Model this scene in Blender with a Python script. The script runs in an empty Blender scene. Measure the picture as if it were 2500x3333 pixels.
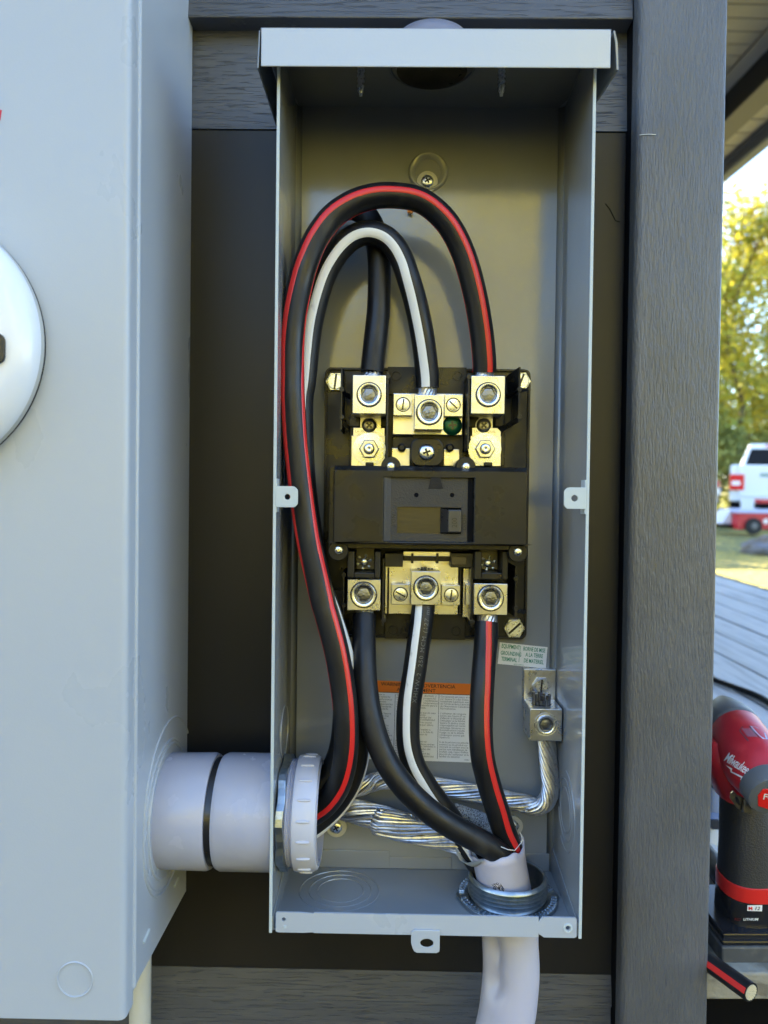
import bpy, bmesh, math, random
from mathutils import Vector, Matrix
from mathutils.bvhtree import BVHTree
random.seed(7)
rad = math.radians
sc = bpy.context.scene
col = sc.collection

# ------------------------------------------------------------------ camera
F = 2500.0
CAM = Vector((0, -0.71, 1.10))
def basis(vx, vv, roll):
    y = Vector((vx-1250, 1666.5-vv, F)).normalized()
    z = Vector((roll, 1, 0)); z = (z - z.dot(y)*y).normalized()
    x = z.cross(y)
    if x.x < 0: x = -x
    return x, y, z
AX, AY, AZ = basis(1281, 1620, .0125)      # wall axes seen by the camera
def ray(u, v):
    d = Vector((u-1250, 1666.5-v, F))
    return Vector((d.dot(AX), d.dot(AY), d.dot(AZ)))
cam_d = bpy.data.cameras.new('camera'); cam = bpy.data.objects.new('camera', cam_d); col.objects.link(cam)
cam_d.sensor_fit = 'HORIZONTAL'; cam_d.sensor_width = 36; cam_d.lens = 36
cam_d.clip_start = .02; cam_d.clip_end = 500
r_, u_, f_ = [Vector((AX[i], AY[i], AZ[i])) for i in range(3)]
cam.matrix_world = Matrix.Translation(CAM) @ Matrix((r_, u_, -f_)).transposed().to_4x4()
cam_d.dof.use_dof = True; cam_d.dof.focus_distance = .655; cam_d.dof.aperture_fstop = 8.5
sc.camera = cam

# ------------------------------------------------------------------ light
SUN_EL, SUN_AZ = rad(30), math.atan2(-.62, .78)
w = bpy.data.worlds.new('World'); sc.world = w; w.use_nodes = True
nt = w.node_tree; bg = nt.nodes['Background']
sky = nt.nodes.new('ShaderNodeTexSky'); sky.sky_type = 'NISHITA'; sky.sun_disc = False
sky.sun_elevation = SUN_EL; sky.sun_rotation = SUN_AZ; sky.air_density = 1.0; sky.dust_density = .6; sky.ozone_density = 2.8
nt.links.new(sky.outputs[0], bg.inputs[0]); bg.inputs[1].default_value = .105
sd = bpy.data.lights.new('sun', 'SUN'); sun = bpy.data.objects.new('sun', sd); col.objects.link(sun)
sd.energy = 5.0; sd.angle = rad(.5); sd.color = (1, .90, .70)
tosun = Vector((math.sin(SUN_AZ)*math.cos(SUN_EL), math.cos(SUN_AZ)*math.cos(SUN_EL), math.sin(SUN_EL)))
sun.rotation_euler = tosun.to_track_quat('Z', 'Y').to_euler()
sc.view_settings.view_transform = 'Standard'; sc.view_settings.look = 'None'
sc.view_settings.exposure = 3.25; sc.view_settings.gamma = 1

# ------------------------------------------------------------------ measuring helpers
CR = {'A1': (600,0,1.106), 'A2': (850,500,1.8433), 'A3': (1020,1150,2.2419), 'A4': (1020,1480,2.2419), 'A5': (1020,1760,2.2419),
      'B1': (1180,2050,2.3042), 'B2': (850,2350,1.58), 'B3': (400,2350,2.37), 'B4': (0,2600,2.37), 'B5': (0,700,2.37),
      'C1': (860,550,2.765), 'C2': (860,1300,3.16), 'C3': (960,1900,2.4575), 'C4': (1150,1950,2.4583), 'C5': (1700,2100,3.16),
      'C6': (1420,2500,2.656), 'C7': (2300,2280,5.53), 'C8': (2300,2650,3.24), 'C9': (1200,2180,4.608), 'C10': (2320,1380,4.2556),
      'C11': (1750,1500,4.74), 'C12': (850,1500,6.636), 'S': (0,0,1)}
def P(u, v, y):                       # photograph direction -> point at the real depth y
    d = ray(u, v); return CAM + d*((y-CAM.y)/d.y)
def Q(k, x, y, Y):
    a, b, s = CR[k]; return P(a+x/s, b+y/s, Y)
def PX(k, x, X):                      # depth y at which direction k,x meets the plane x = X
    a, b, s = CR[k]
    d = ray(a+x[0]/s, b+x[1]/s); return CAM + d*((X-CAM.x)/d.x)

# ------------------------------------------------------------------ mesh builder
class MB:
    def __init__(s): s.v = []; s.f = []; s.cuts = []
    def cut(s): s.cuts.append((len(s.v), len(s.f))); return s
    def add(s, vs, fs):
        n = len(s.v); s.v += [Vector(p) for p in vs]; s.f += [tuple(i+n for i in f) for f in fs]; return s
    def box(s, x0, x1, y0, y1, z0, z1):
        vs = [(x, y, z) for x in (x0, x1) for y in (y0, y1) for z in (z0, z1)]
        return s.add(vs, [(0,1,3,2), (4,6,7,5), (0,4,5,1), (2,3,7,6), (0,2,6,4), (1,5,7,3)])
    def prism(s, pts, dv):            # pts: 3D polygon, extruded by dv
        n = len(pts); dv = Vector(dv); pts = [Vector(p) for p in pts]
        return s.add(pts+[p+dv for p in pts], [tuple(range(n)), tuple(range(2*n-1, n-1, -1))]+[(i, i+n, (i+1) % n+n, (i+1) % n) for i in range(n)])
    def ringprism(s, out, inn, dv):   # plate with one hole
        n = len(out); dv = Vector(dv); a = [Vector(p) for p in out]; b = [Vector(p) for p in inn]
        vs = a+b+[p+dv for p in a]+[p+dv for p in b]; fs = []
        for i in range(n):
            j = (i+1) % n
            fs += [(i, j, n+j, n+i), (2*n+i, 3*n+i, 3*n+j, 2*n+j), (i, 2*n+i, 2*n+j, j), (n+i, n+j, 3*n+j, 3*n+i)]
        return s.add(vs, fs)
    def lathe(s, prof, o, axis, n=32, cap0=False, cap1=False, hexi=()):  # prof: (along, radius)
        a = Vector(axis).normalized(); o = Vector(o)
        e1 = a.orthogonal().normalized()
        if abs(a.y) > .9: e1 = Vector((1, 0, 0))
        e2 = a.cross(e1)
        vs = []; fs = []
        for k, (t, r) in enumerate(prof):
            for i in range(n):
                th = 2*math.pi*i/n; rr = r
                if k in hexi:
                    m = (th % (math.pi/3))-math.pi/6; rr = r*math.cos(math.pi/6)/math.cos(m)
                vs.append(o+a*t+(e1*math.cos(th)+e2*math.sin(th))*rr)
        for k in range(len(prof)-1):
            for i in range(n):
                j = (i+1) % n; fs.append((k*n+i, k*n+j, (k+1)*n+j, (k+1)*n+i))
        if cap0: fs.append(tuple(range(n-1, -1, -1)))
        if cap1: m = (len(prof)-1)*n; fs.append(tuple(range(m, m+n)))
        return s.add(vs, fs)
    def tube(s, pts, r, n=10, caps=True):
        pts = [Vector(p) for p in pts]; L = len(pts); vs = []; fs = []
        up = None
        for i, p in enumerate(pts):
            t = (pts[min(i+1, L-1)]-pts[max(i-1, 0)]).normalized()
            if up is None: up = t.orthogonal().normalized()
            up = (up-t*up.dot(t)).normalized(); sd_ = t.cross(up)
            rr = r(i/(L-1)) if callable(r) else r
            for k in range(n):
                th = 2*math.pi*k/n; vs.append(p+(up*math.cos(th)+sd_*math.sin(th))*rr)
        for i in range(L-1):
            for k in range(n):
                j = (k+1) % n; fs.append((i*n+k, i*n+j, (i+1)*n+j, (i+1)*n+k))
        if caps: fs.append(tuple(range(n-1, -1, -1))); fs.append(tuple(range((L-1)*n, L*n)))
        return s.add(vs, fs)
    def torus(s, c, axis, R, r, n=40, m=6, a0=0, a1=2*math.pi):
        a = Vector(axis).normalized(); e1 = a.orthogonal().normalized()
        if abs(a.x) > .9: e1 = Vector((0, 1, 0))
        if abs(a.y) > .9: e1 = Vector((1, 0, 0))
        if abs(a.z) > .9: e1 = Vector((1, 0, 0))
        e2 = a.cross(e1); c = Vector(c)
        return s.tube([c+(e1*math.cos(a0+(a1-a0)*i/n)+e2*math.sin(a0+(a1-a0)*i/n))*R for i in range(n+1)], r, m)
    def tx(s, fn): s.v = [Vector(fn(p)) for p in s.v]; return s
    def mesh(s, name='m', origin=(0, 0, 0)):
        me = bpy.data.meshes.new(name); o = Vector(origin)
        me.from_pydata([tuple(p-o) for p in s.v], [], s.f); me.update(); return me
    def build(s, name, mat, parent=None, bevel=0, smooth=False, seg=2, fixn=True):
        if s.cuts:                    # separate pieces become separate objects of the same name
            cs = [(0, 0)]+[c for c in s.cuts if 0 < c[0] < len(s.v)]+[(len(s.v), len(s.f))]; o = None
            for (v0, f0), (v1, f1) in zip(cs, cs[1:]):
                q = MB(); q.v = s.v[v0:v1]; q.f = [tuple(i-v0 for i in f) for f in s.f[f0:f1]]
                o = q.build(name, mat, parent, bevel, smooth, seg, fixn)
            return o
        org = parent['_o'] if parent is not None else (0, 0, 0)
        me = s.mesh(name, org)
        if fixn:
            bm = bmesh.new(); bm.from_mesh(me); bmesh.ops.recalc_face_normals(bm, faces=bm.faces); bm.to_mesh(me); bm.free()
        me.materials.append(mat)
        ob = bpy.data.objects.new(name, me); col.objects.link(ob)
        if parent is not None: ob.parent = parent
        ob['_o'] = list(org)
        if smooth:
            for p in me.polygons: p.use_smooth = True
            m = None
        if bevel:
            b = ob.modifiers.new('bevel', 'BEVEL'); b.width = bevel; b.segments = seg; b.limit_method = 'ANGLE'; b.angle_limit = rad(35); b.harden_normals = False
        if smooth == 1:
            try: me.set_sharp_from_angle(angle=rad(40))
            except Exception: pass
        return ob
def tag(o, label=None, cat=None, group=None, kind=None):
    if label: o['label'] = label
    if cat: o['category'] = cat
    if group: o['group'] = group
    if kind: o['kind'] = kind
    return o
def thing(name, loc, label, cat, group=None):
    o = bpy.data.objects.new(name, None); col.objects.link(o); o.location = loc; o.empty_display_size = .02
    o['_o'] = list(loc); return tag(o, label, cat, group)
def single(ob, loc=None): return ob

# ------------------------------------------------------------------ materials
def mat(name, base, rough=.5, metal=0, bump=None, var=None, coat=0, spec=.5, trans=None, rvar=None, aniso=0):
    """bump: list of (scale xyz, strength, distance, detail, (lo, hi) ramp or None);  var: (scale xyz, colour2, lo, hi)"""
    m = bpy.data.materials.new(name); m.use_nodes = True; N = m.node_tree.nodes; Lk = m.node_tree.links
    b = N['Principled BSDF']; b.inputs['Base Color'].default_value = (*base, 1); b.inputs['Roughness'].default_value = rough
    b.inputs['Metallic'].default_value = metal; b.inputs['Specular IOR Level'].default_value = spec
    b.inputs['Coat Weight'].default_value = coat; b.inputs['Coat Roughness'].default_value = .08
    tc = N.new('ShaderNodeTexCoord')
    def noise(scale, detail=3, dist=0):
        mp = N.new('ShaderNodeMapping'); mp.inputs['Scale'].default_value = scale
        Lk.new(tc.outputs['Object'], mp.inputs[0]); n = N.new('ShaderNodeTexNoise'); n.inputs['Scale'].default_value = 1
        n.inputs['Detail'].default_value = detail; n.inputs['Distortion'].default_value = dist
        Lk.new(mp.outputs[0], n.inputs['Vector']); return n.outputs[0]
    def ramp(src, lo, hi):
        r = N.new('ShaderNodeMapRange'); r.inputs[1].default_value = lo; r.inputs[2].default_value = hi
        r.interpolation_type = 'SMOOTHSTEP'; Lk.new(src, r.inputs[0]); return r.outputs[0]
    last = None
    for (s_, st, di, de, rp) in (bump or []):
        h = noise(s_, de)
        if rp: h = ramp(h, *rp)
        bn = N.new('ShaderNodeBump'); bn.inputs['Strength'].default_value = st; bn.inputs['Distance'].default_value = di
        Lk.new(h, bn.inputs['Height'])
        if last: Lk.new(last, bn.inputs['Normal'])
        last = bn.outputs[0]
    if last: Lk.new(last, b.inputs['Normal'])
    cur = None
    for (s_, c2, lo, hi) in (var or []):
        mx = N.new('ShaderNodeMix'); mx.data_type = 'RGBA'
        Lk.new(ramp(noise(s_, 5), lo, hi), mx.inputs[0])
        if cur: Lk.new(cur, mx.inputs[6])
        else: mx.inputs[6].default_value = (*base, 1)
        mx.inputs[7].default_value = (*c2, 1); cur = mx.outputs[2]
    if cur: Lk.new(cur, b.inputs['Base Color'])
    if rvar:
        s_, r0, r1 = rvar
        rr = N.new('ShaderNodeMapRange'); rr.inputs[1].default_value = .35; rr.inputs[2].default_value = .65
        rr.inputs[3].default_value = r0; rr.inputs[4].default_value = r1
        Lk.new(noise(s_, 5), rr.inputs[0]); Lk.new(rr.outputs[0], b.inputs['Roughness'])
    if trans:
        tr = N.new('ShaderNodeBsdfTranslucent'); tr.inputs[0].default_value = (*trans, 1)
        if cur: Lk.new(cur, tr.inputs[0])
        ms = N.new('ShaderNodeMixShader'); ms.inputs[0].default_value = .5
        Lk.new(b.outputs[0], ms.inputs[1]); Lk.new(tr.outputs[0], ms.inputs[2]); Lk.new(ms.outputs[0], N['Material Output'].inputs[0])
    return m
PEEL = ((420, 420, 420), .12, .0006, 2, None)
M = {}
M['paint'] = mat('grey enamel on steel', (.255, .266, .268), .16, spec=.8, bump=[PEEL], rvar=((60, 60, 60), .09, .17), var=[((25, 25, 9), (.245, .257, .26), .4, .7)])
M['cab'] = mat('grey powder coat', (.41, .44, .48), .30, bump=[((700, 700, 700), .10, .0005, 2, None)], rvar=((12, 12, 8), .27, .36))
M['hood'] = mat('sky-lightened grey enamel', (.46, .48, .50), .24, spec=.8, bump=[PEEL])  # box enamel lightened to carry the sky light on the hood
M['edge'] = mat('scraped zinc edge', (.50, .55, .55), .4, bump=[PEEL])
M['wall'] = mat('smooth dark trim board', (.017, .0165, .016), .34, spec=.25, bump=[((300, 300, 300), .08, .0006, 4, None)], var=[((5, 5, 3), (.024, .022, .020), .4, .7)])
M['siding'] = mat('horizontally grained dark siding', (.088, .090, .096), .38,
                  bump=[((30, 30, 800), 1, .0005, 3, (.36, .44)), ((60, 60, 900), .3, .0005, 4, None)], var=[((12, 12, 200), (.074, .076, .083), .4, .6)])
M['trim'] = mat('vertically grained dark corner board', (.124, .127, .135), .36,
                bump=[((760, 450, 95), 1, .0004, 2, (.40, .60)), ((160, 100, 18), .35, .0004, 3, None), ((900, 600, 160), .3, .0004, 3, None)], var=[((10, 10, 6), (.098, .098, .098), .35, .65)])
M['dark'] = mat('shadow gap filler', (.004, .004, .005), .8, spec=.1)
M['rubber'] = mat('black cable insulation', (.008, .008, .009), .40, spec=.4, bump=[((90, 90, 90), .1, .0008, 4, None), ((900, 900, 900), .12, .0002, 2, None)],
                  rvar=((70, 70, 25), .33, .55), var=[((60, 60, 20), (.024, .023, .022), .56, .74)])
M['red'] = mat('red insulation stripe', (.62, .022, .018), .35, bump=[((90, 90, 90), .08, .0005, 3, None)])
M['white'] = mat('white insulation stripe', (.72, .72, .70), .4, var=[((120, 120, 60), (.5, .5, .48), .62, .75)])
M['alu'] = mat('machined aluminium lug', (.62, .64, .68), .24, 1, bump=[((1500, 1500, 60), .16, .00015, 2, None)], rvar=((120, 120, 120), .26, .34), var=[((90, 90, 90), (.56, .55, .53), .5, .7)])
M['alu2'] = mat('tin plated bus bar', (.66, .66, .66), .25, 1, bump=[((60, 60, 1300), .16, .00015, 2, None)], rvar=((90, 90, 90), .26, .34))
M['screw'] = mat('bright screw steel', (.72, .76, .82), .3, 1, rvar=((400, 400, 400), .24, .36))
M['cup'] = mat('shaded socket', (.20, .21, .23), .32, 1, bump=[((500, 500, 500), .5, .0008, 3, None)])  # screw metal darkened to put the socket's depth shade into colour
M['strand'] = mat('bare aluminium wire', (.72, .72, .73), .38, 1, var=[((220, 220, 220), (.5, .5, .52), .48, .7)])
M['zinc'] = mat('zinc plated steel', (.42, .46, .49), .38, 1, bump=[((350, 350, 350), .2, .0005, 3, None)], var=[((200, 200, 200), (.32, .38, .42), .45, .65)])
M['bk'] = mat('black moulded plastic', (.009, .0085, .008), .32, spec=.4, bump=[((350, 350, 350), .1, .0004, 3, None)], rvar=((40, 40, 40), .24, .5), var=[((55, 55, 55), (.016, .015, .013), .5, .75)])
M['bkcover'] = mat('scuffed breaker case', (.012, .0115, .011), .26, spec=.3, bump=[((200, 200, 200), .06, .0004, 4, None)], rvar=((30, 30, 30), .20, .42), var=[((35, 35, 35), (.018, .017, .016), .42, .78)])
M['face'] = mat('textured grey breaker face', (.036, .034, .033), .42, spec=.35, bump=[((700, 700, 700), .5, .0006, 3, None)])
M['plate'] = mat('brushed window slide', (.050, .044, .028), .3, .5, bump=[((80, 80, 1200), .25, .0003, 2, None)])
M['pvc'] = mat('grey plastic conduit', (.41, .42, .51), .22, bump=[((25, 25, 25), .3, .003, 3, None)], rvar=((22, 22, 22), .18, .30), var=[((18, 30, 30), (.43, .44, .53), .4, .75)])
M['pvc2'] = mat('pale grey plastic bushing', (.50, .50, .56), .36, bump=[((200, 200, 200), .05, .0004, 3, None)])
M['jacket'] = mat('grey cable jacket', (.44, .42, .49), .32, bump=[((25, 25, 12), .3, .004, 3, None)], var=[((45, 45, 25), (.34, .32, .34), .55, .75), ((9, 9, 6), (.43, .41, .44), .45, .7)])
M['glue_shade'] = mat('dark sealant and recess shade', (.02, .02, .022), .25)  # dark sealant; in slots, bores and wire holes it stands for shade
M['green'] = mat('green bonding screw', (.005, .10, .045), .3, .4)
M['paperw'] = mat('white label paper', (.80, .80, .78), .35)
M['orange'] = mat('orange label print', (.72, .17, .02), .35)
M['inkk'] = mat('black ink', (.012, .012, .012), .5)
M['inkg'] = mat('grey ink', (.14, .14, .14), .5)
M['inkgr'] = mat('green ink', (.004, .22, .12), .5)
M['print'] = mat('faint white printing', (.09, .09, .09), .5)
M['mesh'] = mat('woven grey tape', (.60, .62, .63), .5, bump=[((900, 900, 900), .9, .002, 1, (.4, .6))], var=[((1000, 1000, 1000), (.12, .12, .12), .5, .6)])
M['film'] = mat('cloudy plastic film', (.55, .57, .56), .3, trans=(.4, .42, .42))
M['meterw'] = mat('white meter cover', (.74, .76, .80), .22, coat=.4)
M['meterg'] = mat('grey meter ring', (.42, .42, .40), .35)
M['cream'] = mat('off white pipe', (.56, .56, .52), .4, var=[((30, 30, 8), (.46, .46, .42), .5, .7)])
M['copper'] = mat('copper wire scrap', (.6, .25, .12), .3, 1)

# ------------------------------------------------------------------ writing
def text2d(body, size, bold=0.0, shear=0.0, align='LEFT', squeeze=1.0, spacing=1.0):
    c = bpy.data.curves.new('writing', 'FONT'); c.body = body; c.size = size; c.offset = bold*size; c.shear = shear
    c.align_x = align; c.space_character = spacing; c.resolution_u = 2
    o = bpy.data.objects.new('writing', c); me = bpy.data.meshes.new_from_object(o)
    vs = [(v.co.x*squeeze, v.co.y) for v in me.vertices]; fs = [tuple(p.vertices) for p in me.polygons]
    bpy.data.objects.remove(o); bpy.data.meshes.remove(me); bpy.data.curves.remove(c)
    return vs, fs
def write(mb, body, fn, size=1.0, **kw):
    vs, fs = text2d(body, size, **kw); mb.add([fn(x, y) for x, y in vs], fs); return mb
def planar(k, x0, y0, dx, dy, Y):       # lay writing in the plane y = Y; (dx, dy) = reading direction
    a = math.hypot(dx, dy); ex, ey = dx/a, dy/a
    return lambda s, t: Q(k, x0+s*ex+t*ey, y0+s*ey-t*ex, Y)

# ------------------------------------------------------------------ small parts
def spline(pts, n=14):
    pts = [Vector(p) for p in pts]; out = []
    pts = [pts[0]*2-pts[1]]+pts+[pts[-1]*2-pts[-2]]
    for i in range(1, len(pts)-2):
        a, b, c, d = pts[i-1:i+3]
        for k in range(n):
            t = k/n
            out.append(.5*((2*b)+(c-a)*t+(2*a-5*b+4*c-d)*t*t+(3*b-a-3*c+d)*t**3))
    out.append(pts[-2]); return out
def smooth_path(p, it=6):
    for _ in range(it): p = [p[0]]+[(p[i-1]+p[i]*2+p[i+1])/4 for i in range(1, len(p)-1)]+[p[-1]]
    return p
class Sweep:
    """a round cable along a path, with its own angle 0 kept on the side away from the wall"""
    def __init__(s, pts, r):
        s.c = smooth_path(spline(pts)); s.r = r; s.n = len(s.c); s.fr = []; s.L = [0]
        for i in range(s.n):
            t = (s.c[min(i+1, s.n-1)]-s.c[max(i-1, 0)]).normalized()
            v = Vector((0, -.71, 1.1))-s.c[i]; v = (v-t*v.dot(t)).normalized(); s.fr.append((t, v, v.cross(t)))
            if i: s.L.append(s.L[-1]+(s.c[i]-s.c[i-1]).length)
    def at(s, i, ph, dr=0):
        i = max(0, min(s.n-1, i)); k = min(int(i), s.n-2); f = i-k
        a = s.c[k]*(1-f)+s.c[k+1]*f; v = s.fr[k][1]*(1-f)+s.fr[k+1][1]*f; w_ = s.fr[k][2]*(1-f)+s.fr[k+1][2]*f
        return a+(v*math.cos(ph)+w_*math.sin(ph))*(s.r+dr)
    def idx(s, L):
        for i in range(1, s.n):
            if s.L[i] >= L: return i-1+(L-s.L[i-1])/(s.L[i]-s.L[i-1])
        return s.n-1
    def body(s, mb, n=28):
        vs = [s.at(i, 2*math.pi*k/n) for i in range(s.n) for k in range(n)]
        fs = [(i*n+k, i*n+(k+1) % n, (i+1)*n+(k+1) % n, (i+1)*n+k) for i in range(s.n-1) for k in range(n)]
        fs += [tuple(range(n)), tuple(range((s.n-1)*n, s.n*n))]
        return mb.add(vs, fs)
    def stripe(s, mb, keys, hw, a=0, b=1, dr=.00022):
        """keys: [(fraction, degrees)]"""
        def ang(f):
            for (f0, a0), (f1, a1) in zip(keys, keys[1:]):
                if f <= f1: t = (f-f0)/(f1-f0); t = max(0, min(1, t)); t = t*t*(3-2*t); return a0+(a1-a0)*t
            return keys[-1][1]
        i0, i1 = int(a*(s.n-1)), int(b*(s.n-1)); m = 7; vs = []; fs = []
        for i in range(i0, i1+1):
            c = ang(i/(s.n-1))
            for k in range(m):
                q = -1+2*k/(m-1); vs.append(s.at(i, rad(c+hw*q), dr if abs(q) < .99 else -.0002))
        for i in range(i1-i0):
            for k in range(m-1): fs.append((i*m+k, i*m+k+1, (i+1)*m+k+1, (i+1)*m+k))
        return mb.add(vs, fs)
def strands(mb, path, R, r, count, turns, n=6, jitter=0, squash=None):
    """helical strands round a path"""
    up = None; L = len(path); fr = []
    for i in range(L):
        t = (path[min(i+1, L-1)]-path[max(i-1, 0)]).normalized()
        if up is None: up = Vector((0, -1, 0)); 
        up = (up-t*up.dot(t)).normalized(); fr.append((up.copy(), t.cross(up)))
    for k in range(count):
        o = random.uniform(-jitter, jitter)
        pts = []
        for i in range(L):
            a = 2*math.pi*(k/count+turns*i/(L-1))+o
            RR = (R(i/(L-1)) if callable(R) else R)*(1+jitter*.5*math.sin(i*.15+k*2))
            pts.append(path[i]+(fr[i][0]*math.cos(a)*(squash or 1)+fr[i][1]*math.sin(a))*RR)
        mb.tube(pts, r, n)
    return mb
def socket_screw(mb, c, r, d=.004, proud=.0026):
    """round set screw with a hexagon socket, facing -Y"""
    mb.lathe([(-.001, r), (proud*.6, r), (proud, r*.95), (proud, r*.82), (proud*.85, r*.75), (.0002, r*.73)],
             c, (0, -1, 0), 36)
def socket_cup(mb, c, r, d=.006):
    mb.lathe([(.0004, r*.75), (.0012, r*.70), (.0010, r*.64), (.0002, r*.58), (.0003, r*.40), (.0006, r*.30), (.0004, r*.14), (.0007, .0001)], c, (0, -1, 0), 36, hexi=(2, 3))
INLAYS = []
def slot_screw(mb, c, r, ang=0, hx=True, proud=.0012):
    c = Vector(c)
    if hx: mb.lathe([(-.002, r), (proud*.5, r), (proud*.8, r*.93), (proud*.8, .0001)], c, (0, -1, 0), 36, hexi=(0, 1, 2)); r2 = r*.78; h = proud*1.1
    else: mb.lathe([(-.001, r), (-.0001, r*.97), (-.0001, r*.92)], c, (0, -1, 0), 32); r2 = r*.90; h = proud
    mb.lathe([(0, r2), (h*.8, r2), (h, r2*.92), (h, .0001)], c, (0, -1, 0), 32)
    a = Vector((math.cos(ang), 0, math.sin(ang))); b = Vector((-a.z, 0, a.x)); o = c+Vector((0, -h, 0)); w_ = r2*.13
    INLAYS.append(MB().prism([o-a*r2*.93-b*w_, o+a*r2*.93-b*w_, o+a*r2*.93+b*w_, o-a*r2*.93+b*w_], (0, -.00012, 0)))  # slot shade laid on as a thin dark inlay
def phillips(mb, c, r, ang=0, dome=.35):
    """pan head with a cross recess"""
    c = Vector(c); h = dome*r
    mb.lathe([(0, r), (h*.5, r*.94), (h*.85, r*.74), (h, r*.45), (h, .0001)], c, (0, -1, 0), 32)
    o = c+Vector((0, -h, 0)); pts = []
    for k in range(4):
        for da, q in ((-.30, .50), (.30, .50), (math.pi/4, .17)):
            a = ang+k*math.pi/2+da; pts.append(o+Vector((math.cos(a)*q*r, 0, math.sin(a)*q*r)))
    INLAYS.append(MB().prism(pts, (0, -.00012, 0)))  # cross recess drawn only as its shade, a dark inlay
def recess(parent, name='recess'):
    while INLAYS: INLAYS.pop().build(name, M['glue_shade'], parent)
def quadbox(mb, k, x0, y0, x1, y1, yf, yb):
    """block whose front face fills the measured rectangle at depth yf"""
    a = Q(k, x0, y1, yf); b = Q(k, x1, y0, yf)
    return mb.box(a.x, b.x, yf, yb, a.z, b.z)
def rrect(x0, x1, z0, z1, r, y, n=6):
    pts = []
    for cx, cz, a0 in ((x1-r, z1-r, 0), (x0+r, z1-r, 90), (x0+r, z0+r, 180), (x1-r, z0+r, 270)):
        for i in range(n+1):
            a = rad(a0+90*i/n); pts.append(Vector((cx+r*math.cos(a), y, cz+r*math.sin(a))))
    return pts

# ================================================================== HOUSE WALL
XL, XR, ZB, ZT, YF, YB = -.0938, .1518, .7560, 1.4545, -.110, -.006
house = thing('house', (0, 0, 0), 'dark grey house wall of grained siding with a wide corner board', 'house')
zs1 = P(1300, 426, 0).z; zs2 = P(1300, 3160, 0).z
MB().box(-3.2, .2085, 0, .02, zs2, zs1).build('backing_board', M['wall'], house, bevel=.0008)
def lap(z0, z1, y0, y1):    # clapboard: bottom stands further out than top
    m = MB(); m.prism([(-3.2, y0, z0), (-3.2, y1, z1), (-3.2, .02, z1), (-3.2, .02, z0)], (3.2+.2085, 0, 0)); return m
zt1 = P(1300, 58, -.016).z
lap(zs1+.0004, zt1+.03, -.0012, .006).build('siding_board', M['siding'], house)
for i in range(12):
    lap(zt1+.148*i, zt1+.148*(i+1)+.02, -.016, .004).build('siding_board', M['siding'], house, bevel=.0012)
zl = P(1300, 3253, 0).z
lap(zl-.0015, zs2-.0006, -.003, .001).build('siding_board', M['siding'], house)
for i in range(5):
    lap(zl-.012-.148*(i+1)+.006, zl-.148*i-.002, -.014, -.001).build('siding_board', M['siding'], house, bevel=.001)
def vprism(pts, z0, z1):   # pts in plan (x, y)
    return MB().prism([(x, y, z0) for x, y in pts], (0, 0, z1-z0))
pl = [(.2092, .02), (.2092, -.022)] + [(.2092+.006*(1-math.cos(a)), -.024-.006*math.sin(a)) for a in [rad(t) for t in (0, 22, 45, 67, 90)]] \
     + [(.2860-.0035+.0035*math.sin(a), -.030+.0035*(1-math.cos(a))) for a in [rad(t) for t in (0, 30, 60, 90)]] + [(.2860, .06)] + [(.26, .06), (.26, .02)]
vprism(pl, .02, 3.2).build('corner_board', M['trim'], house, smooth=1)
MB().box(.2086, .2092, -.012, .01, .02, 3.2).build('caulk_joint', M['dark'], house)
# rest of the building behind the wall
MB().box(-3.2, .259, .021, 7.5, .0, 3.2).build('building_body', M['wall'], house)
m = MB(); m.prism([(-3.7, -.02, 3.2), (-3.7, 7.9, 3.2), (-3.7, 3.9, 4.6)], (4.4, 0, 0)); m.build('roof', M['dark'], house)
# a scratch in the smooth board
m = MB(); m.tube([P(1971, 663, -.0003), P(1985, 680, -.0003), P(2003, 718, -.0003), P(2018, 722, -.0003)], .0004, 4); m.build('scratch', M['dark'], house)
m = MB(); m.tube([P(2082, 439, -.0302), P(2110, 437, -.0306), P(2135, 438, -.0306)], .00035, 4); m.build('scratch', M['white'], house)

# ================================================================== METER CABINET (left)
cab = thing('meter_cabinet', (-.4, -.08, .65), 'pale grey steel meter cabinet with rounded cover edge, left of the open breaker box', 'electrical cabinet')
CXS = -.1895
zb_back = Q('B4', 1415, 715, -.001).z
pf = PX('B4', (1070, 1400), CXS)                       # where the sloped edge meets the front channel
zb_front = pf.z; yfr = pf.y
zb_lip = PX('B4', (1035, 1475), CXS).z
side = [(0, zb_back), (yfr, zb_front), (yfr-.001, zb_lip), (-.146, zb_lip), (-.1475, zb_lip+.004), (-.1475, 2.3), (0, 2.3)]
m = MB(); m.prism([(CXS, y, z) for y, z in side], (-.0016, 0, 0)); m.build('side_panel', M['cab'], cab, bevel=.0007)
m = MB()
m.box(-.75, CXS-.0002, -.0014, 0, zb_back, 2.3)
m.prism([(CXS-.0018, 0, zb_back), (CXS-.0018, yfr, zb_front), (CXS-.0018, yfr, zb_front+.002), (CXS-.0018, 0, zb_back+.002)], (-.5, 0, 0))
m.box(-.75, CXS-.004, -.147, -.1455, zb_lip+.002, zb_lip+.05)
m.build('body', M['cab'], cab)
# front lip tube (second bright line)
m = MB(); m.tube([(CXS-.0005, -.1462, zb_lip+.004), (CXS-.0005, -.1462, 2.3)], .0028, 12); m.build('front_lip', M['cab'], cab, smooth=1)
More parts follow.
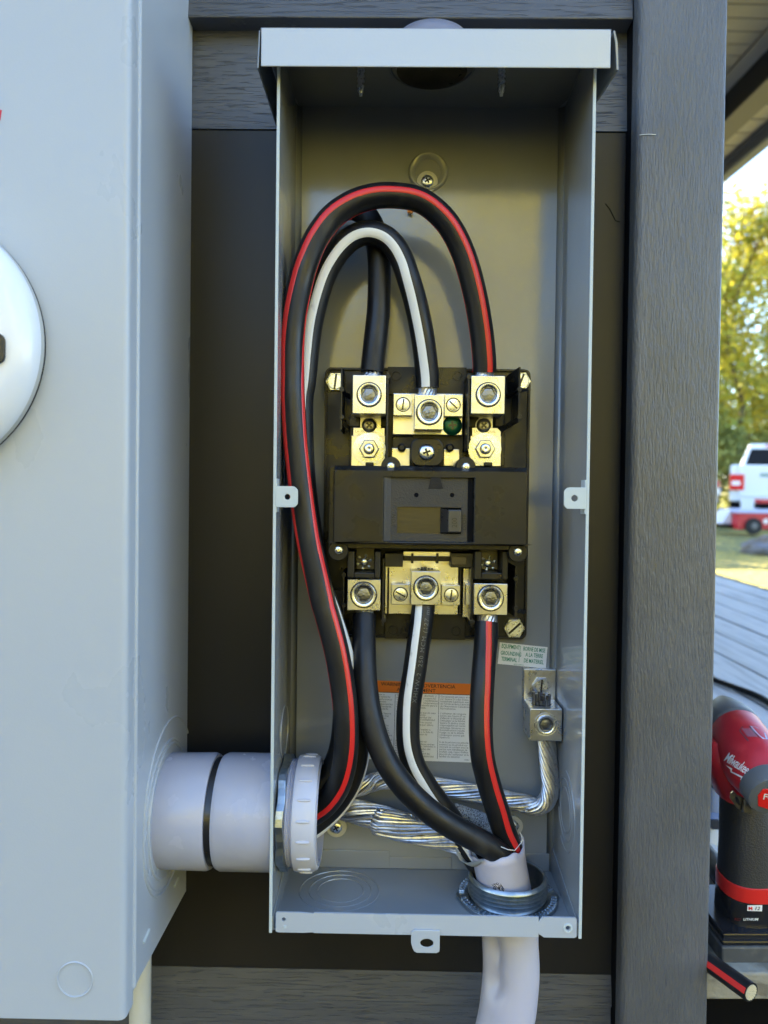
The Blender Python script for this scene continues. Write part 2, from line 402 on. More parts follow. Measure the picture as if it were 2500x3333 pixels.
# cover
zc = P(200, 3318, -.166).z - .0
m = MB(); X1 = P(419, 600, -.166).x
prof = [(-.75, -.166), (X1-.004, -.166), (X1-.0015, -.1653), (X1, -.1635), (X1+.0006, -.161), (X1+.0006, -.148), (X1-.0008, -.148), (X1-.0008, -.160), (X1-.004, -.1645), (-.75, -.1645)]
m.prism([(x, y, zc) for x, y in prof], (0, 0, 2.3-zc))
m.box(-.75, X1-.001, -.1643, -.149, zc, zc+.0014)
m.build('cover', M['cab'], cab, smooth=1)
# round knockout on the cover
c = P(244, 3189, -.1662); R = (P(301, 3189, -.166)-P(244, 3189, -.166)).length
m = MB(); m.torus(c, (0, 1, 0), R, .0007, 48, 6)
m.build('knockout', M['cab'], cab, smooth=1)
# concentric knockout rings on the side, round the pipe
PY, PZ, PR = -.060, .831, .0474
m = MB(); m.torus((CXS+.0003, PY+.001, PZ+.0), (1, 0, 0), .0545, .0013, 56, 6)
m.torus((CXS+.0003, PY-.004, PZ-.003), (1, 0, 0), .0620, .0012, 56, 6); m.torus((CXS+.0003, PY+.004, PZ+.006), (1, 0, 0), .0700, .0009, 56, 6, rad(20), rad(330))
m.build('knockout_rings', M['cab'], cab, smooth=1)
m = MB(); a = PX('B4', (1150, 1010), CXS+.0004); b = PX('B4', (1108, 1110), CXS+.0004); m.tube([a, b], .0011, 6); m.cut()
a = PX('B4', (1375, 615), CXS+.0004); b = PX('B4', (1345, 675), CXS+.0004); m.tube([a, b], .0011, 6); m.build('punched_slot', M['edge'], cab)
m = MB(); a = [P(0, 358, -.1663), P(6.5, 358.5, -.1663), P(1, 392, -.1663), P(-12, 396, -.1663), P(-60, 396, -.1663), P(-60, 352, -.1663)]
m.prism(a, (0, -.0002, 0)); m.build('red_sticker', mat('red sticker', (.55, .01, .02), .4), cab)
# meter
mc = P(-307, 1111, -.178)
met = thing('electricity_meter', (mc.x, -.166, mc.z), 'round white electricity meter with dark rim, plugged into the cabinet front', 'electricity meter')
def mr(u, y): return P(u, 1111, y).x-mc.x
def ring_(prof, name, mt):
    m = MB(); m.lathe([(-y-.166, r) for y, r in prof], (mc.x, -.166, mc.z), (0, -1, 0), 96); m.build(name, mt, met, smooth=1)
k = mr(148, -.1672)
ring_([(-.1662, k), (-.1690, k), (-.1700, k*.985), (-.170, k*.95)], 'sealing_ring', M['bk'])
k2_ = mr(137, -.173); ring_([(-.169, k2_), (-.173, k2_), (-.175, k2_-.0015), (-.175, k2_*.93)], 'ring', M['meterg'])
k3 = mr(126, -.178); ring_([(-.174, k3), (-.179, k3), (-.184, k3-.0015), (-.189, k3-.0055), (-.1925, k3-.012), (-.1945, k3-.03), (-.195, .0002)], 'cover', M['meterw'])
a, b = Q('B5', 0, 905, -.196), Q('B5', 32, 1150, -.196)
m = MB(); m.prism(rrect(a.x-.09, b.x, b.z, a.z, .006, -.1935), (0, -.0022, 0)); m.build('display_window', M['glue_shade'], met, bevel=.0005)
a, b = Q('B5', 0, 890, -.2045), Q('B5', 40, 1165, -.2045)
# conduit below the cabinet
px0, px1 = Q('B4', 1000, 1700, -.03), Q('B4', 1162, 1700, -.03)
m = MB(); rr_ = (px1.x-px0.x)/2
m.lathe([(0, rr_), (-.6, rr_)], ((px0.x+px1.x)/2, -.030, zb_back+.01), (0, 0, 1), 40); o = m.build('downpipe_conduit', M['cream'], None, smooth=1)
tag(o, 'off white plastic pipe running down the wall from under the meter cabinet', 'pipe')

# ================================================================== BREAKER BOX
encl = thing('breaker_box', (0.029, 0, .756), 'open grey steel breaker box with a rain hood, screwed to the dark wall', 'electrical box')
T = .0018
MB().box(XL+T, XR-T, YB, YB+.0015, ZB, ZT).build('back_panel', M['paint'], encl)
ZW = ZB-.0008
for nm, x0, x1 in (('side_panel', XL, XL+T), ('side_panel', XR-T, XR)):
    m = MB(); m.prism([(x0, -.0045, ZW), (x0, YF, ZW), (x0, YF, ZT), (x0, -.0045, ZT)], (x1-x0, 0, 0)); m.build(nm, M['paint'], encl, bevel=.0004)
m = MB()
for x0, x1 in ((XL-.0003, XL+T+.0003), (XR-T-.0003, XR+.0003)): m.cut(); m.box(x0, x1, YF-.0012, YF+.0002, ZW, ZT-.004)
m.build('front_edge', M['edge'], encl, bevel=.0004)
# corner returns along the back edges
m = MB()
for x in (XL+T, XR-T):
    s_ = 1 if x < 0 else -1
    m.cut(); m.prism([(x, YB, ZB), (x+s_*.005, YB, ZB), (x+s_*.0015, YB-.0013, ZB), (x, YB-.005, ZB)], (0, 0, ZT-ZB))
m.build('bend_radius', M['paint'], encl, smooth=2)
# top plate with hub opening, hub
hc = (P(1405, 300, -.072).x, -.072)
def circ(cx, cy, r, z, n=48, ph=0): return [Vector((cx+r*math.cos(2*math.pi*i/n+ph), cy+r*math.sin(2*math.pi*i/n+ph), z)) for i in range(n)]
def square_ring(x0, x1, y0, y1, cx, cy, z, n=48):
    out = []
    for i in range(n):
        a = 2*math.pi*i/n; dx, dy = math.cos(a), math.sin(a); t = 9
        if dx > 1e-6: t = min(t, (x1-cx)/dx)
        if dx < -1e-6: t = min(t, (x0-cx)/dx)
        if dy > 1e-6: t = min(t, (y1-cy)/dy)
        if dy < -1e-6: t = min(t, (y0-cy)/dy)
        out.append(Vector((cx+dx*t, cy+dy*t, z)))
    return out
m = MB(); m.ringprism(square_ring(XL+T, XR-T, -.108, -.0045, hc[0], hc[1], ZT), circ(*hc, .030, ZT), (0, 0, .0015)); m.build('top_panel', M['paint'], encl)
m = MB(); m.torus((hc[0], hc[1], ZT-.0004), (0, 0, 1), .0345, .0012, 48, 6); m.build('hub_emboss', M['paint'], encl, smooth=1)
m = MB(); m.lathe([(-.0005, .0375), (.008, .036), (.014, .0335), (.019, .029), (.0225, .020), (.024, .010), (.0243, .0002)], (hc[0], hc[1], ZT+.0022), (0, 0, 1), 48)
m.build('hub_cap', mat('grey hub closure', (.18, .18, .22), .3), encl, smooth=1)
m = MB(); m.lathe([(-.0035, .0002), (-.0045, .020), (-.0035, .029), (.002, .0298)], (hc[0], hc[1], ZT), (0, 0, 1), 48); m.build('hub_shade', M['bk'], encl, smooth=1)  # black disc paints the shade under the hub opening
m = MB()
for uu in (1174, 1632):
    t_ = P(uu, 312, -.079); L_ = ZT-t_.z
    prof = []
    for i in range(15):
        q = i/14; prof.append((-L_*q, (.0024 if i % 2 else .0032)*(1 if q < .75 else (1.15-q)*2.6+.05)))
    m2 = MB(); m2.lathe(prof, (t_.x, -.079, ZT), (0, 0, 1), 12, cap1=True); m2.build('hub_screw', M['screw'], encl, smooth=2)
# rain hood
hz0, hz1 = 1.4240, 1.4525
hx0, hx1 = -.1040, .1585
m = MB()
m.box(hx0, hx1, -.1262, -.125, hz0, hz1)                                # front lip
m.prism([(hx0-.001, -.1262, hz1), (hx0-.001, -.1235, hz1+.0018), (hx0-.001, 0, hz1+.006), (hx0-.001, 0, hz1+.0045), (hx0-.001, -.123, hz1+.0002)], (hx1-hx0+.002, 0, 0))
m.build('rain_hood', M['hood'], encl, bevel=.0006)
m = MB()
m.prism([(hx0-.0022, -.1235, hz1), (hx0-.0034, -.1235, hz0), (hx0-.0030, -.002, hz0+.000), (hx0-.0012, -.002, hz1+.004)], (.0012, 0, 0)); m.cut()
m.prism([(hx1+.0022, -.1235, hz1+.001), (hx1+.0045, -.1235, hz1-.008), (hx1+.0055, -.1235, hz0), (hx1+.0022, -.012, hz0+.008), (hx1+.0012, -.002, hz1+.004)], (.0016, 0, 0))
m.cut(); m.box(hx0, XL-.0004, -.004, -.002, hz0, hz1); m.cut(); m.box(XR+.0004, hx1+.002, -.004, -.002, hz0+.006, hz1)
m.build('hood_side', M['paint'], encl, bevel=.0004)
# bottom panel with upturned lip
m = MB(); jc = P(1652, 2854, -.056); JX = jc.x
m.ringprism(square_ring(XL+T, XR-T, -.108, -.0045, JX, -.056, ZB), circ(JX, -.056, .031, ZB), (0, 0, .0016)); m.build('bottom_panel', M['paint'], encl)
zl1, zl0 = .7716, .7556
lx0, lx1 = Q('B2', 76, 1000, YF).x, Q('B2', 1622, 1060, YF).x
def holeplate(m, x0, x1, z0, z1, cx, cz, r, y, dy, n=32):
    out = []
    for i in range(n):
        a = 2*math.pi*i/n; dx, dz = math.cos(a), math.sin(a); t = 9
        if dx > 1e-6: t = min(t, (x1-cx)/dx)
        if dx < -1e-6: t = min(t, (x0-cx)/dx)
        if dz > 1e-6: t = min(t, (z1-cz)/dz)
        if dz < -1e-6: t = min(t, (z0-cz)/dz)
        out.append(Vector((cx+dx*t, y, cz+dz*t)))
    m.ringprism(out, [Vector((cx+r*math.cos(2*math.pi*i/n), y, cz+r*math.sin(2*math.pi*i/n))) for i in range(n)], (0, dy, 0))
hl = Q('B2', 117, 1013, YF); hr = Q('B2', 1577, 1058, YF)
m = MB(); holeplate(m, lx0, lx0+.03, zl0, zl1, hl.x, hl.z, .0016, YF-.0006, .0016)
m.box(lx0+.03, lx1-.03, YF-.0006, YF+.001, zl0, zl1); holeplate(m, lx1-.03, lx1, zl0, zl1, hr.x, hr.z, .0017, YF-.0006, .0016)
m.build('bottom_lip', M['cab'], encl)  # paler cabinet colour stands for the sky light on the lip
m = MB(); m.torus((hr.x, YF-.0008, hr.z), (0, 1, 0), .0030, .0008, 20, 5)
m.cut(); m.torus((hl.x+.001, YF-.0007, hl.z-.006), (0, 1, 0), .0009, .0006, 12, 5); m.build('bare_metal_chip', M['edge'], encl)
# corner flanges where bottom meets sides (inside)
m = MB(); m.prism([(XR-T, YF+.001, ZB), (XR-T, YF+.001, ZB+.011), (XR-T, -.012, ZB+.026), (XR-T, -.006, ZB+.02), (XR-T, -.006, ZB)], (-.0012, 0, 0)); m.cut()
m.prism([(XL+T, YF+.001, ZB), (XL+T, YF+.001, ZB+.011), (XL+T, -.012, ZB+.026), (XL+T, -.006, ZB)], (.0012, 0, 0)); m.build('corner_flange', M['paint'], encl, bevel=.0004)
# back-bottom stiffener step
za = Q('B2', 330, 655, YB).z; zb_ = Q('B2', 330, 740, YB).z
m = MB(); m.box(XL+.012, Q('B2', 660, 690, YB).x, YB-.0012, YB, ZB+.0018, za); m.box(Q('B2', 660, 690, YB).x, Q('B2', 980, 690, YB).x, YB-.0012, YB, ZB+.0018, Q('B2', 800, 693, YB).z)
m.box(Q('B2', 980, 690, YB).x, Q('B2', 1480, 690, YB).x, YB-.0012, YB, ZB+.0018, za); m.build('back_step', M['paint'], encl, bevel=.0004)
# knockout rings: bottom, left wall, right wall
def ell(k, x, y, z):  # point on plane z
    a, b, s = CR[k]; d = ray(a+x/s, b+y/s); return CAM+d*((z-CAM.z)/d.z)
kc = ell('B2', 408, 866, ZB+.0016)
m = MB()
for R in (.0200, .0270, .0345): m.torus((kc.x+(.0 if R < .03 else -.001), kc.y, ZB+.0017), (0, 0, 1), R, .00065, 48, 5)
m.build('knockout_rings', M['paint'], encl, smooth=1)
kr = PX('C5', (445, 1690), XR-T)
m = MB()
for R, a0, a1 in ((.0185, 0, 6.28), (.0255, .5, 6.0), (.0335, 1.6, 5.2)): m.torus((XR-T-.0001, kr.y, kr.z), (1, 0, 0), R, .0007, 48, 5, a0, a1)
m.build('knockout_rings', M['paint'], encl, smooth=1)
m = MB(); m.torus((XL+T+.0002, -.05, P(930, 2380, -.05).z), (1, 0, 0), .022, .0006, 40, 5); m.build('knockout_rings', M['paint'], encl, smooth=1)
# tabs with holes
def tab(k, x0, x1, y0, y1, cx, cy, r, left):
    a = Q(k, x0, y1, YF-.0016); b = Q(k, x1, y0, YF-.0016); c = Q(k, cx, cy, YF-.0016); rr = r/CR[k][2]/2500*.6
    zc_, h = (a.z+b.z)/2, (b.z-a.z)/2; out = []; n = 32
    for i in range(n):
        th = 2*math.pi*i/n; dx, dz = math.cos(th), math.sin(th)
        t = min([9]+([(b.x-c.x)/dx] if dx > 1e-6 else [])+([(a.x-c.x)/dx] if dx < -1e-6 else [])+([(b.z-c.z)/dz] if dz > 1e-6 else [])+([(a.z-c.z)/dz] if dz < -1e-6 else []))
        if (dx > 0) == left:
            t = min(t, h*1.18)
        out.append(Vector((c.x+dx*t, YF-.0016, c.z+dz*t)))
    m = MB(); m.ringprism(out, [Vector((c.x+rr*math.cos(2*math.pi*i/n), YF-.0016, c.z+rr*math.sin(2*math.pi*i/n))) for i in range(n)], (0, .0016, 0))
    m.box(*( (a.x-.0012, a.x+.0008) if left else (b.x-.0008, b.x+.0012) ), YF-.001, YF+.012, a.z-.004, b.z+.006)
    m.build('cover_tab', M['edge'], encl, bevel=.0003)
tab('C12', 310, 795, 550, 1000, 567, 778, 62, True)
tab('C11', 405, 750, 412, 740, 572, 578, 50, False)
# hasp under the lip
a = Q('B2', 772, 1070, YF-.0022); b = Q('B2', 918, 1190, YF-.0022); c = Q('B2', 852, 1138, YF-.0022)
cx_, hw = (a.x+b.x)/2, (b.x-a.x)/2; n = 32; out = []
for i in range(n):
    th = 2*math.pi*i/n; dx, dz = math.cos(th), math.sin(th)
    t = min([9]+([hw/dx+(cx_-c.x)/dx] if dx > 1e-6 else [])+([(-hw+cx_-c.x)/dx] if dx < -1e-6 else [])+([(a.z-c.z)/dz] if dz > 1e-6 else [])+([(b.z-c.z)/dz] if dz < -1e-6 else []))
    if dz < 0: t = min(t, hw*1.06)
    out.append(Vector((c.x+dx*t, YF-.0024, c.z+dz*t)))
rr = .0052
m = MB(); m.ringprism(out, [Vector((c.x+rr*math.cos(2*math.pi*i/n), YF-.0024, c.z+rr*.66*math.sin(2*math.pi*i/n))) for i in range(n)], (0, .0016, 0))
m.build('hasp', M['cab'], encl, bevel=.0005)  # lightened like the lip, for the sky light it faces
# mounting dimple and screws
dc = P(1394, 560, YB)
m = MB(); m.lathe([(.0, .0182), (.0034, .0168), (.0036, .0158), (.0010, .0128), (.0001, .0115)], dc, (0, -1, 0), 40); m.build('dimple', M['paint'], encl, smooth=2)
def mount(u, v):
    c = P(u, v, YB-.0008)
    m = MB(); m.lathe([(0, .0096), (.0016, .0094), (.0018, .0086), (.0018, .0048)], c, (0, -1, 0), 36)
    o = m.build('mounting_washer', mat('plated washer', (.5, .5, .47), .4), encl, smooth=1)
    m = MB(); phillips(m, c-Vector((0, .0018, 0)), .0058, .5, .45); recess(m.build('screw', M['screw'], o, smooth=1))
mount(1391, 593); mount(1095, 2690); mount(1668, 2687)
# labels
YL = YB-.0003
lab = MB().prism([Q('C9', x, y, YL) for x, y in ((-270, 330-12), (1640, 388), (1640, 1394), (-310, 1330))], (0, -.00008, 0)).build('warning_label', M['paperw'], encl)
tag(lab, 'white warning label with orange heading and three columns of small print')
Y1, Y2 = YL-.0002, YL-.0003
MB().prism([Q('C9', x, y, Y1) for x, y in ((-265, 147), (1640, 215), (1640, 378), (-268, 318))], (0, -.00006, 0)).build('orange_heading', M['orange'], lab)
m = MB()
dx_, dy_ = 1440, 52
write(m, 'WARNING', planar('C9', 184, 236, dx_, dy_, Y2), 74, bold=.012, squeeze=1.08)
write(m, 'ADVERTENCIA', planar('C9', 770, 262, dx_, dy_, Y2), 74, bold=.012, squeeze=1.08)
write(m, 'AVERTISSEMENT', planar('C9', 420, 320, dx_, dy_, Y2), 74, bold=.012, squeeze=1.08)
m.prism([Q('C9', x, y, Y2) for x, y in ((40, 318), (135, 320), (88, 235))], (0, -.00004, 0))
m.prism([Q('C9', x, y, Y2) for x, y in ((-262, 319), (1640, 380), (1640, 388), (-262, 327))], (0, -.00004, 0))
for xa, xb in ((400, 375), (1056, 1030)):
    m.prism([Q('C9', x, y, Y2) for x, y in ((xa-3, 362), (xa+3, 362), (xb+3, 1245 if xa < 500 else 1335), (xb-3, 1245 if xa < 500 else 1335))], (0, -.00004, 0))
m.build('heading_text', M['inkk'], lab)
m = MB()
c3 = ['Cet appareil est conçu et v', 'par Square D à des niveau', 'rendement supérieurs aux', "de l'Underwriters Laborato", "de l'Association Canadienn", 'Normalisation.', '', "L'utilisation de composa", 'autres que Square D ne', "d'affecter la sécurité de", "l'utilisateur et la fiabilité", 'Square D décline toute', 'responsabilité en matièr', 'dommage, blessures ou', 'fonctionnement résulta', "l'usage ou de la défailla", 'composants autres que', 'Square D.', '', 'Si de la peinture au pétrole', 'solvants ou du produit acr', 'rentrent en contact avec le', 'parties non métalliques de', "produit, cela risque d'affect", "sécurité de l'utilisateur et la", 'fiabilité du matériel.']
for i, t in enumerate(c3): 
    if t: write(m, t, planar('C9', 1078-i*1.05, 414+i*35.9, dx_, dy_, Y2), 40, squeeze=1.0)
c2 = [(835, 403, 'diseñado  y'), (822, 440, 'y supera las'), (840, 476, 'rendimiento'), (822, 512, 'Underwriters'), (778, 545, 'ociación para la'), (778, 580, 'nada.'), (765, 656, 'es que no sean'), (765, 690, 'fectar'), (760, 726, 'guridad del'), (756, 760, 'la confiabilidad'), (752, 800, 'D no asume'), (752, 836, 'na por daños,'), (752, 868, 'o'), (750, 906, 'al equipo a'), (752, 944, 'o o la falla de'), (756, 980, 'sean de'), (770, 1088, 'tes no'), (775, 1128, 'ducto entren'), (780, 1160, 'n, solventes o'), (790, 1200, 'ados del'), (796, 1232, 'or'), (800, 1270, 'dad del'), (815, 1310, 'nfiabilidad'),
      (418, 386, 'Est'), (418, 420, 'pro'), (418, 456, 'no'), (416, 490, 'est'), (414, 524, 'La'), (414, 560, 'no'), (410, 636, 'El'), (410, 670, 'o'), (400, 1075, 'A'), (400, 1108, 'en'), (398, 1144, 'el'), (396, 1180, 'roc'), (394, 1216, 'pe'), (394, 1250, 'neg'), (396, 1290, 'usuar'), (400, 1325, 'al es')]
c1 = [(120, 380, 'ment is'), (126, 414, 'nd tested by'), (142, 452, 'performance'), (146, 486, 'exceed'), (154, 524, 'Laboratories'), (150, 560, 'n Standards'), (150, 595, 'tandards.'), (170, 664, 'on Square'), (176, 700, 'ers may'), (196, 736, 'user'), (214, 812, 'D'), (216, 846, 'ly for'), (226, 884, 'non-'), (234, 920, 'd by'), (248, 956, 'non-'), (262, 994, 'akers.'), (290, 1065, 'sed'), (310, 1100, 'to')]
for x, y, t in c2+c1: write(m, t, planar('C9', x, y, dx_, dy_, Y2), 40)
write(m, '40281-', planar('C9', 1430, 1362, dx_, dy_, Y2), 30, shear=.3)
m.build('small_print', M['inkg'], lab)
gl = MB().prism([Q('B1', x, y, YL) for x, y in ((1030, 93), (1388, 130), (1375, 290), (1014, 255))], (0, -.0001, 0)).build('grounding_label', M['paperw'], encl)
tag(gl, 'small tilted white label with green lettering')
m = MB(); g = (358, 37)
for x, y, t in ((1042, 134, 'EQUIPMENT'), (1035, 185, 'GROUNDING'), (1040, 230, 'TERMINAL'), (1204, 154, 'BORNE DE MISE'), (1222, 199, 'A LA TERRE'), (1208, 243, 'DE MATERIEL')):
    write(m, t, planar('B1', x, y, *g, YL-.0002), 42, bold=.018, squeeze=.60 if 'BORNE' not in t else .56)
write(m, '40271-008-01', planar('B1', 1132, 262, *g, YL-.0002), 14)
m.prism([Q('B1', x, y, YL-.00022) for x, y in ((1184, 121), (1187, 121), (1174, 243), (1171, 243))], (0, -.00003, 0))
m.build('label_text', M['inkgr'], gl)
# copper scrap stuck on the back
m = MB(); m.tube([Q('A2', 880, 345, -.010), Q('A2', 910, 352, -.011)], .0016, 6); o = m.build('copper_scrap', M['copper']); tag(o, 'tiny copper wire scrap on the box back under the red striped loop', 'scrap')

# ================================================================== CONDUIT NIPPLE
nip = thing('conduit_connector', (-.14, PY, PZ), 'thick grey plastic conduit joining meter cabinet and breaker box, with locknut and ribbed bushing', 'conduit')
jx0 = Q('B3', 612, 700, -.106).x; jx1 = Q('B3', 668, 700, -.106).x
def xl(prof, name, mt, n=72, **kw):
    m = MB(); m.lathe([(x, r) for x, r in prof], (0, PY, PZ), (1, 0, 0), n); return m.build(name, mt, nip, smooth=1, **kw)
xl([(CXS-.002, PR-.001), (CXS+.001, PR-.0006), (jx0-.003, PR), (jx0, PR-.0012), (jx0+.0002, PR-.006)], 'coupling', M['pvc'])
xl([(jx0-.001, PR-.0035), (jx1+.001, PR-.0035)], 'joint_gap', M['glue_shade'])
xl([(jx1, PR-.006), (jx1, PR-.0015), (jx1+.0035, PR+.0002), (XL-.001, PR+.0002)], 'coupling', M['pvc'])
lx_0, lx_1 = XL+T+.001, Q('B3', 1245, 760, -.105).x
m = MB(); n = 24
vs = []; prof_ = []
for i in range(n*2):
    a = 2*math.pi*i/(n*2); prof_.append(a)
def lock(x, r0, step): return [Vector((x+(.0006*math.sin(a*8)), PY+r0*(1+(.035 if (i//3) % 2 else 0))*math.cos(a), PZ+r0*(1+(.035 if (i//3) % 2 else 0))*math.sin(a))) for i, a in enumerate(prof_)]
o1, o2 = lock(lx_0, .0455, 1), [Vector((lx_0, PY+.040*math.cos(a), PZ+.040*math.sin(a))) for a in prof_]
m.ringprism(o1, o2, (lx_1-lx_0-.001, 0, 0)); m.build('locknut', M['zinc'], nip, bevel=.0006)
tx0, tx1 = lx_1-.001, Q('B3', 1300, 760, -.103).x
xl([(tx0, .0425), (tx0+.0012, .0435), (tx0+.0022, .0423), (tx0+.0036, .0436), (tx0+.0048, .0422), (tx0+.0062, .0436), (tx1+.006, .0425), (tx1+.02, .042), (tx1+.02, .039), (tx0, .039)], 'threaded_end', M['pvc'])
bx0, bx1 = Q('B3', 1292, 760, -.106).x, Q('B3', 1478, 760, -.106).x
xl([(bx0, .0432), (bx0+.0006, .0462), (bx0+.003, .0468), (bx1-.003, .0462), (bx1, .0448), (bx1+.0006, .0435), (bx1+.0004, .0405), (bx1-.002, .0392), (bx0, .0388)], 'bushing', M['pvc2'])
m = MB()
for i in range(18):
    a = 2*math.pi*(i+.35)/18; cy, cz = math.cos(a), math.sin(a)
    pts = [(bx0+.0045+j*(bx1-bx0-.0085)/5, PY+.0466*cy, PZ+.0466*cz) for j in range(6)]
    m.tube(pts, lambda f: .0015*(.55+.45*math.sin(math.pi*(f*.9+.05))), 8)
m.build('bushing_ribs', M['pvc2'], nip, smooth=1)

# ================================================================== BREAKER
BY = YB
brk = thing('circuit_breaker', (.03, -.02, 1.1), 'black two pole circuit breaker with six metal lugs, mounted in the middle of the box', 'circuit breaker')
YP = BY-.006
a = Q('A3', 88, 105, YP); b = Q('A5', 1552, 718, YP)
m = MB(); pr = rrect(a.x, b.x, b.z, a.z, .006, YP); m.prism(pr, (0, .0055, 0)); m.build('base_plate', M['bk'], brk, bevel=.0007)
# raised rim of base
inn = rrect(a.x+.0022, b.x-.0022, b.z+.0022, a.z-.0022, .004, YP+.0002); m = MB(); m.ringprism([p+Vector((0, .0002, 0)) for p in pr], inn, (0, -.0032, 0)); m.build('base_rim', M['bk'], brk, bevel=.0004)
def bm_(k, x0, y0, x1, y1, yf, yb, mt, name, bevel=.0005, parent=None):
    m = MB(); quadbox(m, k, x0, y0, x1, y1, yf, yb); return m.build(name, mt, parent or brk, bevel=bevel)
# raised central tray top and bottom
bm_('A3', 540, 103, 1120, 300, YP-.004, YP, M['bk'], 'tray')
bm_('A5', 520, 535, 1110, 714, YP-.004, YP, M['bk'], 'tray')
m = MB()
for k, x, y in (('A3', 605, 165), ('A3', 1052, 165), ('A5', 580, 655), ('A5', 1042, 662)): m.cut(); m.lathe([(0, .0045), (.0008, .0043), (.0008, .0036), (.0001, .0034)], Q(k, x, y, YP-.004), (0, -1, 0), 24)
m.build('mould_marks', M['bk'], brk)
# pole channels (deep floor blocks)
for k, x0, y0, x1, y1 in (('A3', 262, 440, 545, 820), ('A3', 1137, 440, 1400, 820), ('A5', 240, 80, 495, 500), ('A5', 1170, 80, 1425, 520), ('A3', 575, 590, 1095, 820)):
    bm_(k, x0, y0, x1, y1, YP-.010, YP, M['bk'], 'channel_floor')
# barriers
def wallp(k, x, y0, y1, yf, w=.0016, knob=None, yb=None):
    m = MB(); p0 = Q(k, x, y1, yf); p1 = Q(k, x, y0, yf)
    m.box(p1.x-w/2, p1.x+w/2, yf, yb or YP, p0.z, p1.z)
    for q in (knob or []): m.lathe([(0, .0022), (-.03, .0022)], Q(k, x, q, yf-.0005), (0, -1, 0), 14, cap0=True)
    m.build('barrier', M['bk'], brk, bevel=.0003)
wallp('A3', 207, 100, 560, -.050, knob=(265, 465)); wallp('A3', 543, 130, 800, -.056, knob=(170,)); wallp('A3', 1137, 145, 700, -.056, knob=(170,)); wallp('A3', 1507, 98, 500, -.050, knob=(262, 465))
wallp('A5', 222, 225, 545, -.050, knob=(250, 475)); wallp('A5', 512, 130, 620, -.050, knob=(580,)); wallp('A5', 1160, 140, 630, -.050, knob=(595,)); wallp('A5', 1480, 190, 560, -.050, knob=(278, 495))
wallp('A5', 548, 195, 535, -.030); wallp('A5', 1075, 195, 540, -.030)
# slanted gussets to the barriers
m = MB()
def gus(k, pts, yf, yb, th=.0014):
    mm = [Q(k, x, y, yf if q else yb) for x, y, q in pts]; m.prism(mm, (0, 0, -th))
gus('A3', [(207, 262, 1), (270, 300, 0), (270, 330, 0), (207, 285, 1)], -.050, -.025)
m.cut(); m.prism([Q('A3', 1400, 300, -.030), Q('A3', 1505, 250, -.050), Q('A3', 1572, 256, -.032), Q('A3', 1505, 275, -.050), Q('A3', 1420, 320, -.030)], (0, 0, -.002))
m.cut(); m.prism([Q('A3', 1375, 575, -.030), Q('A3', 1505, 500, -.050), Q('A3', 1505, 460, -.050), Q('A3', 1345, 545, -.030)], (0, .004, 0))
m.cut(); m.prism([Q('A3', 1400, 175, -.026), Q('A3', 1500, 100, -.050), Q('A3', 1505, 240, -.050), Q('A3', 1420, 290, -.026)], (.0012, 0, 0))
m.cut(); m.prism([Q('A3', 262, 575, -.030), Q('A3', 205, 510, -.050), Q('A3', 205, 465, -.050), Q('A3', 262, 530, -.030)], (0, .004, 0))
m.cut(); m.prism([Q('A5', 1475, 490, -.050), Q('A5', 1548, 505, -.030), Q('A5', 1548, 520, -.030), Q('A5', 1475, 510, -.050)], (0, 0, -.002))
m.cut(); m.prism([Q('A5', 1425, 190, -.040), Q('A5', 1478, 235, -.050), Q('A5', 1478, 560, -.050), Q('A5', 1415, 520, -.030), Q('A5', 1415, 230, -.030)], (.0012, 0, 0))
m.build('gusset', M['bk'], brk)
quad = [('A5', 155, 365, 222, 480, -.034, -.014)]
for k, x0, y0, x1, y1, yf, yb in quad: bm_(k, x0, y0, x1, y1, yf, yb, M['bk'], 'side_clip')
